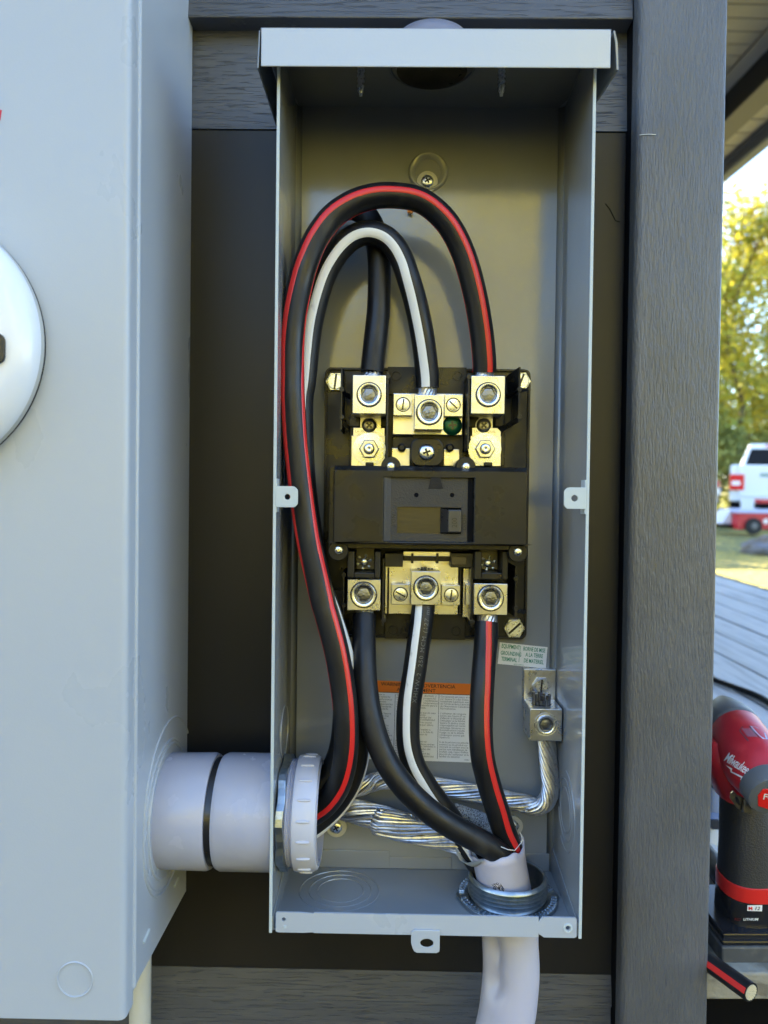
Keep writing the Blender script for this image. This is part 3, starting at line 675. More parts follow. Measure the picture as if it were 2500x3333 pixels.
# phase straps
YS = -.030
for x0, x1, sx, nx in ((275, 525, 408, 408), (1142, 1372, 1242, 1250)):
    d = 0 if x0 < 500 else 0
    st = bm_('A3', x0+65, 455, x1-30 if x0 < 500 else x1-62, 606, YS+.002, YS+.006, M['alu2'], 'strap', .0003)
    bm_('A3', x0+15, 545, x1-3, 610, YS+.0013, YS+.005, M['alu2'], 'strap_shoulder', .0003, st)
    ln = bm_('A3', x0, 603, x1, 822, YS-.001, YS+.006, M['alu2'], 'bus_plate', .0004)
    c = Q('A3', nx, 700, YS-.001)
    m = MB(); m.lathe([(0, .0147), (.0008, .0145), (.0011, .0080)], c, (0, -1, 0), 40); m.build('washer', M['screw'], ln, smooth=1)
    m = MB(); m.lathe([(.001, .0088), (.0050, .0088), (.0056, .0080), (.0056, .0048)], c, (0, -1, 0), 36, hexi=(0, 1, 2)); m.build('nut', M['alu2'], ln, bevel=.0002)
    m = MB(); m.lathe([(.001, .0046), (.0078, .0046), (.0086, .0036), (.0086, .0012), (.0080, .0001)], c, (0, -1, 0), 24); m.build('stud', M['screw'], ln, smooth=1)
    c = Q('A3', sx, 527, YS+.002); m = MB(); m.lathe([(-.001, .0074), (.0005, .0072), (.0005, .006)], c, (0, -1, 0), 28); phillips(m, c, .0066, .78, .4); recess(m.build('phillips_screw', mat('dark zinc screw', (.34, .33, .29), .35, 1), st, smooth=1))
    m = MB(); write(m, 'LA-300 DURAL', planar('A3', x0+30, 578, 1, .02, YS+.0011), 26, squeeze=.95); write(m, '300KCMIL-6', planar('A3', x0+45, 600, 1, .02, YS+.0011), 24, squeeze=.95)
    m.build('stamped_text', mat('stamped shadow', (.30, .27, .2), .4, 1), st)
    bm_('A3', x0+105, 795, x0+165, 822, YS-.006, YS, M['bk'], 'latch_nub', .0006)
    # side shoulders in black
    bm_('A3', x0-15, 475, x0+64, 535, YS+.004, YS+.012, M['bk'], 'shoulder')
    bm_('A3', x1-45, 478, x1+22, 535, YS+.004, YS+.012, M['bk'], 'shoulder')
# lug blocks
def lug(k, x0, y0, x1, y1, cx, cy, r, yf, yb, name='lug', wires=0, top=False):
    m = MB(); quadbox(m, k, x0, y0, x1, y1, yf, yb); L_ = m.build(name, M['alu'], brk, bevel=.0005)
    c = Q(k, cx, cy, yf); rr = r/2.2419*(yf-CAM.y)/2500
    m = MB(); socket_screw(m, c, rr, .005); m.build('set_screw', M['screw'], L_, smooth=1)
    m = MB(); socket_cup(m, c, rr, .007); m.build('socket', M['cup'], L_, smooth=1)
    m = MB(); m.torus(c, (0, 1, 0), rr*1.03, .0009, 36, 5); m.build('screw_bore', M['glue_shade'], L_)
    return L_
YU = -.058
lug('A3', 285, 160, 530, 440, 407, 302, 84, YU, -.028)
lug('A3', 1150, 165, 1400, 441, 1276, 302, 84, YU, -.028)
lug('A5', 247, 284, 490, 508, 367, 394, 90, YU, -.028)
lug('A5', 1170, 315, 1418, 540, 1293, 418, 90, YU, -.028)
ln1 = lug('A3', 738, 303, 950, 556, 845, 430, 88, YU, -.026, 'neutral_lug')
ln2 = lug('A5', 712, 225, 930, 468, 822, 345, 86, YU, -.026, 'neutral_lug')
# dark wire hole on top of lower neutral lug
for k, x, y, y2 in (('A5', 822, 207, -.042),):
    c = Q('A5', 820, 225, YU); m = MB(); m.lathe([(0, .0095), (.0006, .0001)], (c.x, -.0415, c.z+.0003), (0, 0, 1), 24); m.build('wire_hole', M['glue_shade'], ln2)
    m = MB()
    for i in range(14): 
        q = random.uniform(0, 6.28); s_ = random.uniform(0, .0075); m.lathe([(0, .0011), (random.uniform(.0005, .002), .0011)], (c.x+s_*math.cos(q), -.0415+s_*math.sin(q)*.8, c.z+.0004), (0, 0, 1), 8, cap1=True)
    m.build('wire_ends', mat('dark wire ends', (.08, .08, .08), .4, .6), ln2)  # darker and less metallic than the other wire ends
# neutral bars
nb1 = bm_('A3', 578, 296, 1092, 592, -.030, -.026, M['alu2'], 'neutral_bar')
m = MB()
m.prism([Q('A3', 578, 585, -.030), Q('A3', 735, 585, -.030), Q('A3', 725, 612, -.022), Q('A3', 578, 612, -.022)], (0, .002, 0)); m.build('bar_bend', M['alu2'], nb1)
for x0, y0, x1, y1 in ((570, 692, 706, 822), (950, 700, 1066, 822)): bm_('A3', x0, y0, x1, y1, -.026, -.022, M['alu2'], 'neutral_foot')
nb2 = bm_('A5', 520, 128, 1062, 534, -.0285, -.0245, M['alu2'], 'neutral_bar')
bm_('A5', 1088, 200, 1152, 560, -.0265, -.022, M['alu2'], 'neutral_bar')
bm_('A5', 655, 80, 1000, 112, -.044, -.030, M['alu2'], 'neutral_foot')
def term(k, x0, y0, x1, y1, cx, cy, ang, yf=-.042, yb=-.0285):
    m = MB(); quadbox(m, k, x0, y0, x1, y1, yf, yb); o = m.build('wire_terminal', M['alu'], brk, bevel=.0004)
    c = Q(k, cx, cy, yf); m = MB(); slot_screw(m, c, .0056, ang, False, .0006); recess(m.build('slotted_screw', M['screw'], o, smooth=1), 'slot')
    m = MB(); m.torus(c, (0, 1, 0), .0060, .0006, 28, 5); m.build('screw_bore', M['glue_shade'], o)
term('A3', 583, 297, 722, 453, 655, 373, 1.45); term('A3', 958, 301, 1093, 460, 1022, 377, -.75)
term('A5', 568, 317, 706, 466, 636, 390, -.5); term('A5', 935, 325, 1072, 471, 1006, 396, 1.45)
bm_('A5', 1112, 320, 1152, 470, -.040, -.026, M['alu'], 'wire_terminal', .0004)
for cx, cz in ((636, 302), (1004, 312)):
    c = Q('A5', cx, cz+15, -.042); m = MB(); m.lathe([(0, .0055), (.0003, .0001)], (c.x, -.0352, c.z+.0003), (0, 0, 1), 20); m.build('wire_hole', M['glue_shade'], nb2)
# green bonding screw
c = Q('A3', 1014, 527, -.0302); m = MB(); m.lathe([(-.001, .0088), (.001, .0086), (.0018, .0074)], c, (0, -1, 0), 36); phillips(m, c-Vector((0, .0012, 0)), .0074, .1, .25); recess(m.build('green_screw', M['green'], brk, smooth=1))
# saddle with screw
c0 = Q('A3', 708, 822, -.040); c1 = Q('A3', 950, 622, -.040)
m = MB(); pts = rrect(c0.x, c1.x, c0.z, c1.z, .0075, -.040); m.prism(pts, (0, .014, 0)); sdl = m.build('saddle', M['bk'], brk, bevel=.001)
c = Q('A3', 827, 722, -.0405); m = MB(); phillips(m, c, .0072, .35, .4); recess(m.build('phillips_screw', M['screw'], sdl, smooth=1))
m = MB(); 
for x in (645, 995):
    cc = Q('A3', x, 690, -.030); m.cut(); m.lathe([(0, .0038), (.004, .0036), (.005, .002)], cc, (0, -1, 0), 16, cap1=True)
m.build('post', M['bk'], brk)
# ---- breaker case
YC, YR = -.070, -.0795
def cas(k, x, y, yy): return Q(k, x, y, yy)
tl, br = Q('A4', 115, 80, YC), Q('A4', 1566, 700, YC)
m = MB(); m.prism(rrect(tl.x, br.x, br.z, tl.z, .003, YC), (0, .044, 0)); case = m.build('case', M['bkcover'], brk, bevel=.0006)
ears = MB()
for k, x, y, r in (('A4', 565, 85, .0082), ('A4', 1113, 88, .0082), ('A4', 182, 700, .0085), ('A4', 1492, 712, .0082)):
    ears.cut(); ears.lathe([(0, r), (.0012, r*.93), (-.0005, r), (-.034, r)], Q(k, x, y, YC-.0002), (0, -1, 0), 32, cap0=False)
    ears.lathe([(.0012, r*.93), (.0012, .0001)], Q(k, x, y, YC-.0002), (0, -1, 0), 32)
ears.build('case_ear', M['bkcover'], case, smooth=1)
for k, x, y in (('A4', 565, 85), ('A4', 1113, 88), ('A4', 186, 695), ('A4', 1492, 708)):
    m = MB(); c = Q(k, x, y, YC-.0013); m.lathe([(0, .0037), (.0012, .0035), (.0020, .0028), (.0024, .0012), (.0024, .0001)], c, (0, -1, 0), 10, ); m.build('rivet', M['screw'], case)
tl2, br2 = Q('A4', 148, 112, YR), Q('A4', 1560, 668, YR)
# front block with window opening: four pieces butted
w0, w1 = Q('A4', 518, 162, YR), Q('A4', 1168, 638, YR)
def holed(outer, x0, x1, z0, z1, y, dy):   # outer rrect (28 pts) with rounded window of same vertex count
    inner = rrect(x0, x1, z0, z1, .0006, y); m = MB(); m.ringprism(outer, inner, (0, dy, 0)); return m
m = holed(rrect(tl2.x, br2.x, br2.z, tl2.z, .0022, YR), w0.x, w1.x, w1.z, w0.z, YR, .0094); m.build('case_front', M['bkcover'], case, bevel=.0013, seg=3)
m = MB(); m.prism([(tl2.x+.0005, YR+.0012, tl2.z+.0003), (br2.x-.0005, YR+.0012, tl2.z+.0003), (br2.x, YC, tl2.z+.0042), (tl2.x-.0, YC, tl2.z+.0042)], (0, 0, -.001)); m.build('case_ledge', M['bkcover'], case)
YFc = YR+.0035
f0, f1 = Q('A4', 568, 163, YFc), Q('A4', 1122, 637, YFc)
win0, win1 = Q('A4', 612, 380, YFc), Q('A4', 1078, 580, YFc)
m = holed(rrect(w0.x-.0002, w1.x+.0002, w1.z-.0002, w0.z+.0002, .0006, YFc), win0.x, win1.x, win1.z, win0.z, YFc, .003)
fc = m.build('face_plate', M['face'], case)
m = MB(); m.prism([(w0.x, YR+.0004, w0.z), (f0.x, YFc-.0003, w0.z), (f0.x, YFc-.0003, w1.z), (w0.x, YR+.0004, w1.z)], (0, .0004, 0)); m.build('window_bevel', M['face'], case)
m = MB(); m.box(f1.x, w1.x, YFc-.0004, YFc, w1.z, w0.z); m.build('window_gap', M['dark'], case)
m = MB(); n0, n1 = Q('A4', 822, 165, YFc), Q('A4', 948, 250, YFc)
m.prism([(n0.x, YFc, n0.z), (n1.x, YFc, n0.z), (n1.x, YFc, n1.z), (n0.x, YFc, n1.z)], (0, -.0002, 0))
m.prism([(n0.x+.004, YFc-.0034, n0.z), (n1.x-.003, YFc-.0034, n0.z), (n1.x, YFc-.0002, n1.z), (n0.x+.002, YFc-.0002, n1.z)], (0, .0032, 0)); m.build('lock_notch', M['face'], fc, bevel=.0003)
m = MB()
for x in (752, 1013): m.cut(); m.lathe([(0, .0019), (.00025, .0018), (.00025, .0001)], Q('A4', x, 294, YFc), (0, -1, 0), 20)
m.build('pin_hole', M['dark'], fc)
m = MB(); m.box(win0.x, win1.x, YFc+.0022, YFc+.0028, win1.z, win0.z); m.build('window_slide', M['plate'], fc)
g0, g1 = Q('A4', 930, 385, YFc+.002), Q('A4', 1078, 582, YFc+.002)
m = MB(); m.box(g0.x, g1.x, YFc+.0012, YFc+.0021, g1.z, g0.z); m.build('handle_slot', M['dark'], fc)
h0, h1 = Q('A4', 985, 402, YFc-.006), Q('A4', 1078, 568, YFc-.006)
m = MB(); m.box(h0.x, h1.x, YFc-.006, YFc+.0015, h1.z, h0.z); hd = m.build('handle', mat('toggle plastic', (.05, .048, .046), .3), case, bevel=.0009)
m = MB(); m.prism([(h0.x-.0060, YFc+.0012, h0.z+.0008), (h0.x, YFc-.0045, h0.z), (h0.x, YFc-.0045, h1.z), (h0.x-.0060, YFc+.0012, h1.z-.0005)], (.0003, .0004, 0)); m.build('handle_ramp', M['bk'], hd)
m = MB(); write(m, '200', planar('A4', 1048, 532, 0, -1, YFc-.0064), 54, squeeze=.86, spacing=1.05)
m.v = [p for p in m.v]; m.build('rating_text', M['bk'], hd)
m = MB(); write(m, 'I/ON', planar('A4', 597, 524, .04, -1, YFc-.00025), 40, squeeze=.98, spacing=1.1); write(m, 'O/OFF', planar('A4', 1116, 552, 0, -1, YFc-.0006), 40, squeeze=.95, spacing=1.1)
m.build('switch_text', M['glue_shade'], case)
# ---- lower shrouds with star screws
for x0, x1, sx, sy in ((245, 490, 372, 155), (1175, 1422, 1275, 165)):
    m = MB(); yfr_ = -.062; p0, p1 = Q('A5', x0, 272 if x0 < 500 else 284, yfr_), Q('A5', x1, 78, yfr_)
    q0, q1 = Q('A5', x0+52, 232, yfr_), Q('A5', x1-42, 70, yfr_)
    m.box(p0.x, q0.x, yfr_, -.028, p0.z, p1.z); m.box(q1.x, p1.x, yfr_, -.028, p0.z, p1.z); m.box(q0.x, q1.x, yfr_, -.028, p0.z, q0.z)
    sh = m.build('terminal_shroud', M['bk'], brk, bevel=.0009)
    c = Q('A5', sx, sy, -.040); m = MB(); m.box(q0.x+.001, q1.x-.001, -.040, -.034, q0.z+.001, q1.z); m.build('recess_floor', mat('olive bus plate', (.06, .055, .04), .4, .4), sh)
    m = MB(); m.lathe([(0, .0036), (.0012, .0034), (.002, .002), (.002, .0001)], c, (0, -1, 0), 20)
    for i in range(6):
        a_ = 2*math.pi*i/6+.3; m.lathe([(0, .0013), (.0014, .0012), (.0018, .0001)], c+Vector((.0060*math.cos(a_), 0, .0060*math.sin(a_))), (0, -1, 0), 10)
        m.tube([c+Vector((.0036*math.cos(a_), -.0006, .0036*math.sin(a_))), c+Vector((.0058*math.cos(a_), -.0008, .0058*math.sin(a_)))], .0008, 6)
    m.build('star_screw', M['screw'], sh, smooth=1)
bm_('A5', 520, 92, 655, 190, -.050, -.030, M['bk'], 'bridge'); bm_('A5', 1002, 92, 1172, 196, -.050, -.030, M['bk'], 'bridge')
bm_('A5', 1008, 118, 1118, 176, -.0512, -.049, mat('olive plastic', (.07, .055, .03), .3), 'bridge_cap')
bm_('A5', 655, 112, 1002, 146, -.040, -.030, M['bk'], 'bridge')
m = MB()
for x in (722, 905): p0 = Q('A5', x, 165, -.046); p1 = Q('A5', x, 92, -.046); m.cut(); m.box(p0.x-.001, p0.x+.001, -.046, -.03, p0.z, p1.z)
m.build('bridge_rib', M['bk'], brk)
for k, x, y, an in (('A3', 162, 208, 1.45), ('A3', 1513, 205, 1.2), ('A5', 1465, 637, .75)):
    m = MB(); slot_screw(m, Q(k, x, y, YP-.002), .0092 if k == 'A3' else .0098, an, True, .0024)
    recess(m.build('corner_screw', M['screw'], brk, smooth=1), 'slot')

# ================================================================== CABLES
RC = .0101
def K(k, pts): return [Q(k, x, y, Y) for x, y, Y in pts]
G = 'heavy black insulated cables'
def cable(name, label, pts, r=RC, stripes=(), smat=None, group=G):
    sw = Sweep(pts, r); mid = sw.c[len(sw.c)//2]
    t = thing(name, tuple(sw.c[-1]), label, 'cable', group)
    m = MB(); sw.body(m); m.build('insulation', M['rubber'], t, smooth=1)
    for keys, hw, a_, b_ in stripes:
        m = MB(); sw.stripe(m, keys, hw, a_, b_); m.build('stripe', smat, t, smooth=2)
    return t, sw
def barewire(t, p0, p1, R=.0078, turns=.12, n=13):
    path = [Vector(p0).lerp(Vector(p1), i/6) for i in range(7)]
    m = MB(); strands(m, path, R*.82, R*.22, n, turns, 6); m.tube(path, R*.7, 10); m.build('bare_strands', M['strand'], t, smooth=1)
# upper red loop
p = K('C3', [(-20, 1890, -.062), (60, 1875, -.064), (155, 1835, -.067), (265, 1745, -.073), (350, 1610, -.080), (396, 1440, -.085), (412, 1250, -.087), (404, 1000, -.088), (378, 780, -.088), (330, 520, -.088), (258, 250, -.087)]) + \
    K('C2', [(612, 2100, -.086), (540, 1800, -.085), (468, 1500, -.084), (408, 1150, -.083), (362, 800, -.083), (318, 400, -.083), (292, 0, -.083)]) + \
    K('C1', [(250, 1850, -.082), (250, 1560, -.082), (275, 1280, -.082), (332, 1000, -.081), (392, 800, -.081), (475, 610, -.080), (610, 430, -.078), (780, 312, -.076), (960, 250, -.074), (1150, 236, -.071)]) + \
    K('A2', [(930, 270, -.068), (1040, 335, -.065), (1140, 448, -.062), (1222, 620, -.058), (1283, 840, -.054), (1322, 1060, -.050), (1340, 1240, -.047), (1341, 1312, -.0455)])
t, sw = cable('striped_cable', 'black cable with a bold red stripe making the largest, front loop over the breaker', p,
   stripes=[([(0, 100), (.30, 100), (.38, 68), (.45, 56), (.53, 48), (.60, 40), (.66, 31), (.8, 29), (.9, 32), (1, 28)], 17, .2, 1),
            ([(0, -22), (.1, -22), (.2, -30), (.28, -34), (.36, -46), (.42, -53), (.50, -60), (.56, -78), (.62, -92), (1, -92)], 15, 0, 1)], smat=M['red'])
barewire(t, sw.c[-1], sw.c[-1]+Vector((0, .0005, -.006)))
# upper white loop
p = K('C3', [(-20, 1990, -.060), (60, 1975, -.058), (155, 1930, -.056), (300, 1800, -.055), (410, 1650, -.055), (478, 1480, -.056), (505, 1300, -.058), (490, 1100, -.060), (455, 900, -.061), (418, 750, -.062), (350, 470, -.062), (252, 150, -.062)]) + \
    K('C2', [(570, 1900, -.061), (495, 1500, -.061), (438, 1100, -.060), (405, 800, -.060), (385, 400, -.060), (383, 0, -.060)]) + \
    K('C1', [(362, 1900, -.060), (405, 1500, -.060), (452, 1250, -.060), (525, 1000, -.060), (600, 840, -.060), (700, 700, -.060), (815, 608, -.060), (945, 575, -.060), (1075, 608, -.059), (1175, 700, -.058), (1245, 830, -.057), (1303, 1000, -.056), (1365, 1210, -.053), (1425, 1500, -.050), (1462, 1800, -.047), (1468, 1970, -.046)])
t, sw = cable('striped_cable', 'black cable with a wide white stripe making the inner loop to the upper centre lug', p,
   stripes=[([(0, -60), (.1, -80), (.2, -85), (.4, -20), (.5, 0), (.6, 6), (.72, 5), (.85, -5), (.93, -16), (1, -8)], 25, 0, 1), ([(0, 100), (.3, 130), (1, 170)], 12, 0, .4)], smat=M['white'])
barewire(t, sw.c[-1], sw.c[-1]+Vector((0, .0005, -.010)))
# upper plain black loop
p = K('C3', [(-20, 1720, -.050), (90, 1680, -.046), (190, 1620, -.042), (290, 1500, -.039), (360, 1330, -.037), (392, 1100, -.036), (392, 850, -.036), (352, 600, -.036), (270, 280, -.036)]) + \
    K('C2', [(560, 1900, -.036), (480, 1500, -.036), (430, 1150, -.036), (395, 800, -.036), (350, 400, -.036), (330, 0, -.036)]) + \
    K('C1', [(320, 1800, -.036), (330, 1400, -.036), (360, 1050, -.036), (415, 800, -.036), (475, 620, -.036), (555, 480, -.036), (660, 385, -.036), (780, 352, -.036), (885, 390, -.037), (965, 490, -.038), (1012, 640, -.039), (1035, 830, -.040), (1037, 1050, -.041), (1028, 1280, -.042), (1000, 1540, -.044), (968, 1830, -.046)])
t, sw = cable('black_cable', 'plain black cable looping behind the striped ones down to the upper left lug', p)
barewire(t, sw.c[-1], sw.c[-1]+Vector((0, .0005, -.004)))
# lower plain black
p = K('C4', [(88, 128, -.046), (86, 300, -.054), (88, 480, -.062), (98, 680, -.069), (125, 880, -.075), (178, 1090, -.080), (255, 1280, -.083), (350, 1430, -.085), (465, 1565, -.086), (600, 1690, -.086), (760, 1800, -.084), (920, 1890, -.080), (1070, 1970, -.076), (1180, 2060, -.071)]) + \
    K('C6', [(560, 880, -.066), (590, 1010, -.062)])
t, sw = cable('black_cable', 'plain black cable curving from the lower left lug across to the grey jacket', p)
barewire(t, sw.c[0]-Vector((0, 0, .001)), sw.c[0]+Vector((0, .0005, .007)))
# lower white
p = K('C4', [(562, 45, -.045), (548, 180, -.049), (522, 350, -.052), (487, 600, -.055), (450, 820, -.056), (437, 1000, -.056), (445, 1180, -.056), (490, 1340, -.055), (570, 1480, -.053), (670, 1620, -.050), (770, 1750, -.047), (860, 1900, -.045), (930, 2010, -.046), (1000, 2120, -.048)]) + K('C6', [(470, 960, -.050)])
t, sw = cable('striped_cable', 'black cable with a white stripe and printed lettering, hanging from the lower centre lug', p,
   stripes=[([(0, -24), (.2, -17), (.35, -8), (.5, -5), (.65, -14), (.8, -5), (1, 0)], 21, 0, 1)], smat=M['white'])
def onc(i0, ph, s_): return lambda x, y: sw.at(sw.idx(sw.L[int(i0)]-x), ph+y/RC, .00012)
i0 = min(range(sw.n), key=lambda i: (sw.c[i]-Q('C4', 455, 800, -.056)).length)
m = MB()
vs, fs = text2d('XHHW-2  250 MCM (127 mm²)', .0056, spacing=1.18)
m.add([sw.at(sw.idx(max(.001, sw.L[i0]-x)), rad(26)-(y-.0015)/RC, .00012) for x, y in vs], fs); m.build('printed_text', M['print'], t, fixn=False)
# lower red
p = K('C4', [(1070, 186, -.046), (1062, 330, -.050), (1046, 520, -.056), (1032, 720, -.062), (1023, 900, -.066), (1021, 1080, -.069), (1037, 1280, -.070), (1083, 1470, -.069), (1140, 1650, -.067), (1195, 1820, -.063), (1250, 1970, -.059), (1290, 2090, -.056)]) + K('C6', [(670, 880, -.055), (690, 1000, -.055)])
t, sw = cable('striped_cable', 'black cable with a red stripe hanging from the lower right lug', p,
   stripes=[([(0, 10), (.25, 28), (.45, 34), (.6, 28), (.7, 24), (.85, 45), (1, 55)], 17, 0, 1)], smat=M['red'])
barewire(t, sw.c[0]-Vector((0, 0, .001)), sw.c[0]+Vector((0, .0005, .011)), R=.0086)

# ================================================================== GROUND LUG + BARE CABLE
gl_ = thing('ground_lug', tuple(Q('C5', 200, 300, -.01)), 'silver aluminium grounding lug on the box back beside the right wall', 'grounding lug')
YG = -.046
m = MB(); quadbox(m, 'C5', 12, 252, 345, 640, -.0135, YB-.0003); m.build('back_plate', M['alu'], gl_, bevel=.0005)
m = MB(); quadbox(m, 'C5', 75, 660, 412, 985, YG, -.0137); lb = m.build('wire_block', M['alu'], gl_, bevel=.0006)
c = Q('C5', 243, 815, YG); m = MB(); socket_screw(m, c, .0082, .006); m.torus(c, (0, 1, 0), .0098, .0005, 36, 5); m.build('set_screw', M['screw'], lb, smooth=1); m = MB(); socket_cup(m, c, .0082); m.build('socket', M['cup'], lb, smooth=1)
c = Q('C5', 192, 412, -.0135); m = MB(); slot_screw(m, c, .0082, 1.5, True, .003); recess(m.build('hex_screw', M['screw'], gl_, smooth=1), 'slot')
zt_ = Q('C5', 200, 660, YG).z; cx_ = Q('C5', 198, 590, -.030).x
m = MB(); m.lathe([(.0003, .0088), (.0006, .0001)], (cx_, -.0295, zt_), (0, 0, 1), 28); m.build('wire_hole', M['glue_shade'], lb)
m = MB()
for i in range(22):
    q = random.uniform(0, 6.28); s_ = .0072*math.sqrt(random.random()); h_ = random.uniform(.004, .0125)*(1.0 if math.sin(q) > -.3 else .5)
    m.tube([(cx_+s_*math.cos(q), -.0295+s_*math.sin(q), zt_-.002), (cx_+s_*math.cos(q)*1.05, -.0295+s_*math.sin(q)*1.02, zt_+h_)], .00135, 7)
m.build('wire_ends', mat('dull cut strand', (.28, .28, .29), .32, 1), lb, smooth=1)
m = MB(); write(m, 'AL9CU 250KCM', planar('C5', 285, 470, -.06, -1, -.0137), 16); write(m, 'TPA 3/0-6', planar('C5', 318, 450, -.06, -1, -.0137), 15)
m.build('stamped_text', M['white'], gl_)
path = smooth_path(spline(K('C5', [(250, 960, -.0275), (258, 1080, -.0272), (268, 1220, -.028), (285, 1370, -.029), (286, 1500, -.030), (250, 1600, -.030), (170, 1655, -.030), (70, 1650, -.029)]) +
   K('C4', [(1420, 1645, -.028), (1290, 1620, -.027), (1150, 1588, -.026), (1000, 1560, -.025), (850, 1532, -.024), (680, 1500, -.022), (500, 1470, -.021), (340, 1450, -.021), (200, 1455, -.022)]) +
   K('C3', [(600, 1600, -.023), (500, 1630, -.024), (420, 1660, -.024), (375, 1710, -.025), (385, 1770, -.028)]) , 12), 4)
bare = thing('bare_ground_cable', tuple(path[0]), 'bare twisted aluminium cable running from the ground lug behind the black cables', 'cable')
m = MB(); strands(m, path, .0067, .00138, 14, -2.4, 8, .05); strands(m, path, .0041, .00135, 9, -1.8, 6, .05)
c_ = MB(); c_.tube(path, .0052, 10); c_.build('core', M['dark'], bare, smooth=1); m.build('strands', M['strand'], bare, smooth=1)  # black core paints the shade between the aluminium strands
path2 = smooth_path(spline(K('C3', [(375, 1760, -.026), (400, 1800, -.028), (520, 1830, -.031), (700, 1880, -.034), (900, 1945, -.038)]) + K('C4', [(200, 1775, -.041), (400, 1835, -.043), (600, 1885, -.044), (780, 1930, -.044), (900, 2010, -.046), (1000, 2110, -.050)]), 14), 4)
m = MB(); strands(m, path2, lambda f: .0075+.0025*math.sin(math.pi*min(1, f*1.15))-.004*max(0, f-.8)*5*.6, .0015, 18, -1.05, 8, .07); strands(m, path2, .0058, .0014, 11, -.8, 6, .05)
c_ = MB(); c_.tube(path2, lambda f: .0062-.002*f, 10); c_.build('core', M['dark'], bare, smooth=1)  # same painted gap shade along the return run
m.build('strands', M['strand'], bare, smooth=1)

# ================================================================== JACKETED CABLE + THREADED CONNECTOR
jk = thing('jacketed_cable', (JX, -.056, ZB), 'thick grey jacketed cable entering the box floor, its jacket torn open at the top', 'cable')
JR = .0228
top = Q('C6', 520, 790, -.060); low = Q('C6', 590, 1100, -.057)
n = 56; rows = 12; vs = []; fs = []
ax_pts = [Vector((top.x, -.060, .8035)), Vector((low.x, -.057, .766)), Vector((low.x, -.056, .74))]
for j in range(rows):
    f = j/(rows-1)
    c = ax_pts[0].lerp(ax_pts[1], min(1, f*2)) if f < .5 else ax_pts[1].lerp(ax_pts[2], f*2-1)
    for i in range(n):
        a = 2*math.pi*i/n; r = JR*(1+.01*math.sin(a*3+j*.4)); dz = 0
        if j == 0: dz = .0012*math.sin(a*5+1)+.0008*math.sin(a*11)+.005*math.cos(a)+.0010*math.sin(a*3)
        elif j == 1: dz = .003*math.cos(a)
        if j == 0: r *= 1.03
        vs.append(c+Vector((r*math.cos(a), r*math.sin(a), dz)))
for j in range(rows-1):
    for i in range(n): k2 = (i+1) % n; fs.append((j*n+i, j*n+k2, (j+1)*n+k2, (j+1)*n+i))
m = MB(); m.add(vs, fs); o = m.build('torn_jacket', M['jacket'], jk, smooth=2); sm = o.modifiers.new('s', 'SOLIDIFY'); sm.thickness = .0014; sm.offset = -1
# below the box
path = smooth_path(spline([Vector((JX+.003, -.056, .742))] + [Q('C6', 637, 1480, -.058), Q('C6', 646, 1650, -.060), Q('C6', 645, 1800, -.062), Q('C6', 632, 1950, -.064), Q('C6', 612, 2120, -.066), Q('C6', 575, 2300, -.068), Q('C6', 520, 2600, -.068), Q('C6', 480, 3000, -.060)], 8), 2)
m = MB(); n = 48; vs = []; fs = []; L_ = len(path)
for i, c in enumerate(path):
    for k2 in range(n):
        a = 2*math.pi*k2/n; r = .0240
        da = (a-rad(222)+math.pi) % (2*math.pi)-math.pi; dent = math.exp(-(da/.42)**2)*(.0075*math.exp(-((i-9)/6.)**2)+.0065*math.exp(-((i-22)/7.)**2)+.002)
        r -= dent; vs.append(c+Vector((r*math.cos(a), r*math.sin(a), 0)))
for i in range(L_-1):
    for k2 in range(n): j2 = (k2+1) % n; fs.append((i*n+k2, i*n+j2, (i+1)*n+j2, (i+1)*n+k2))
m.add(vs, fs); m.build('jacket', M['jacket'], jk, smooth=2)
tp = MB(); A_ = K('C6', [(160, 300, -.028), (300, 345, -.029), (430, 395, -.030), (500, 520, -.034), (560, 700, -.040)]); B_ = K('C6', [(190, 420, -.030), (280, 470, -.032), (380, 520, -.034), (460, 600, -.038), (520, 700, -.042)])
A_, B_ = spline(A_, 5), spline(B_, 5); vs = []; fs = []; W_ = 7
for i in range(len(A_)):
    for j in range(W_): q = j/(W_-1); p_ = A_[i].lerp(B_[i], q); vs.append(p_-Vector((0, .003*math.sin(q*math.pi), 0)))
for i in range(len(A_)-1):
    for j in range(W_-1): fs.append((i*W_+j, i*W_+j+1, (i+1)*W_+j+1, (i+1)*W_+j))
tp.add(vs, fs); o = tp.build('woven_tape', M['mesh'], jk, smooth=2); sm = o.modifiers.new('s', 'SOLIDIFY'); sm.thickness = .0006
# film flap left of the jacket
A_ = spline(K('C6', [(160, 690, -.052), (200, 790, -.056), (262, 820, -.062), (335, 805, -.072), (400, 790, -.082)]), 4); B_ = spline(K('C6', [(230, 740, -.048), (262, 800, -.052), (300, 850, -.058), (345, 850, -.070), (400, 815, -.080)]), 4); vs = []; fs = []
for i in range(len(A_)): vs += [A_[i], A_[i].lerp(B_[i], .5)-Vector((0, .002, 0)), B_[i]]
for i in range(len(A_)-1):
    for j in range(2): fs.append((i*3+j, i*3+j+1, (i+1)*3+j+1, (i+1)*3+j))
m = MB(); m.add(vs, fs); o = m.build('torn_film', M['film'], jk, smooth=2); sm = o.modifiers.new('s', 'SOLIDIFY'); sm.thickness = .0005
m = MB(); 
for i in range(5):
    a0 = Q('C6', 725+i*3, 720, -.060); m.tube([a0, a0+Vector((.0005*i, 0, .007)), a0+Vector((.0022-.001*i, -.001, .013+.001*i))], .0003, 4)
m.tube(K('C6', [(560, 680, -.083), (620, 705, -.086), (680, 712, -.084), (740, 640, -.07)]), .00035, 4)
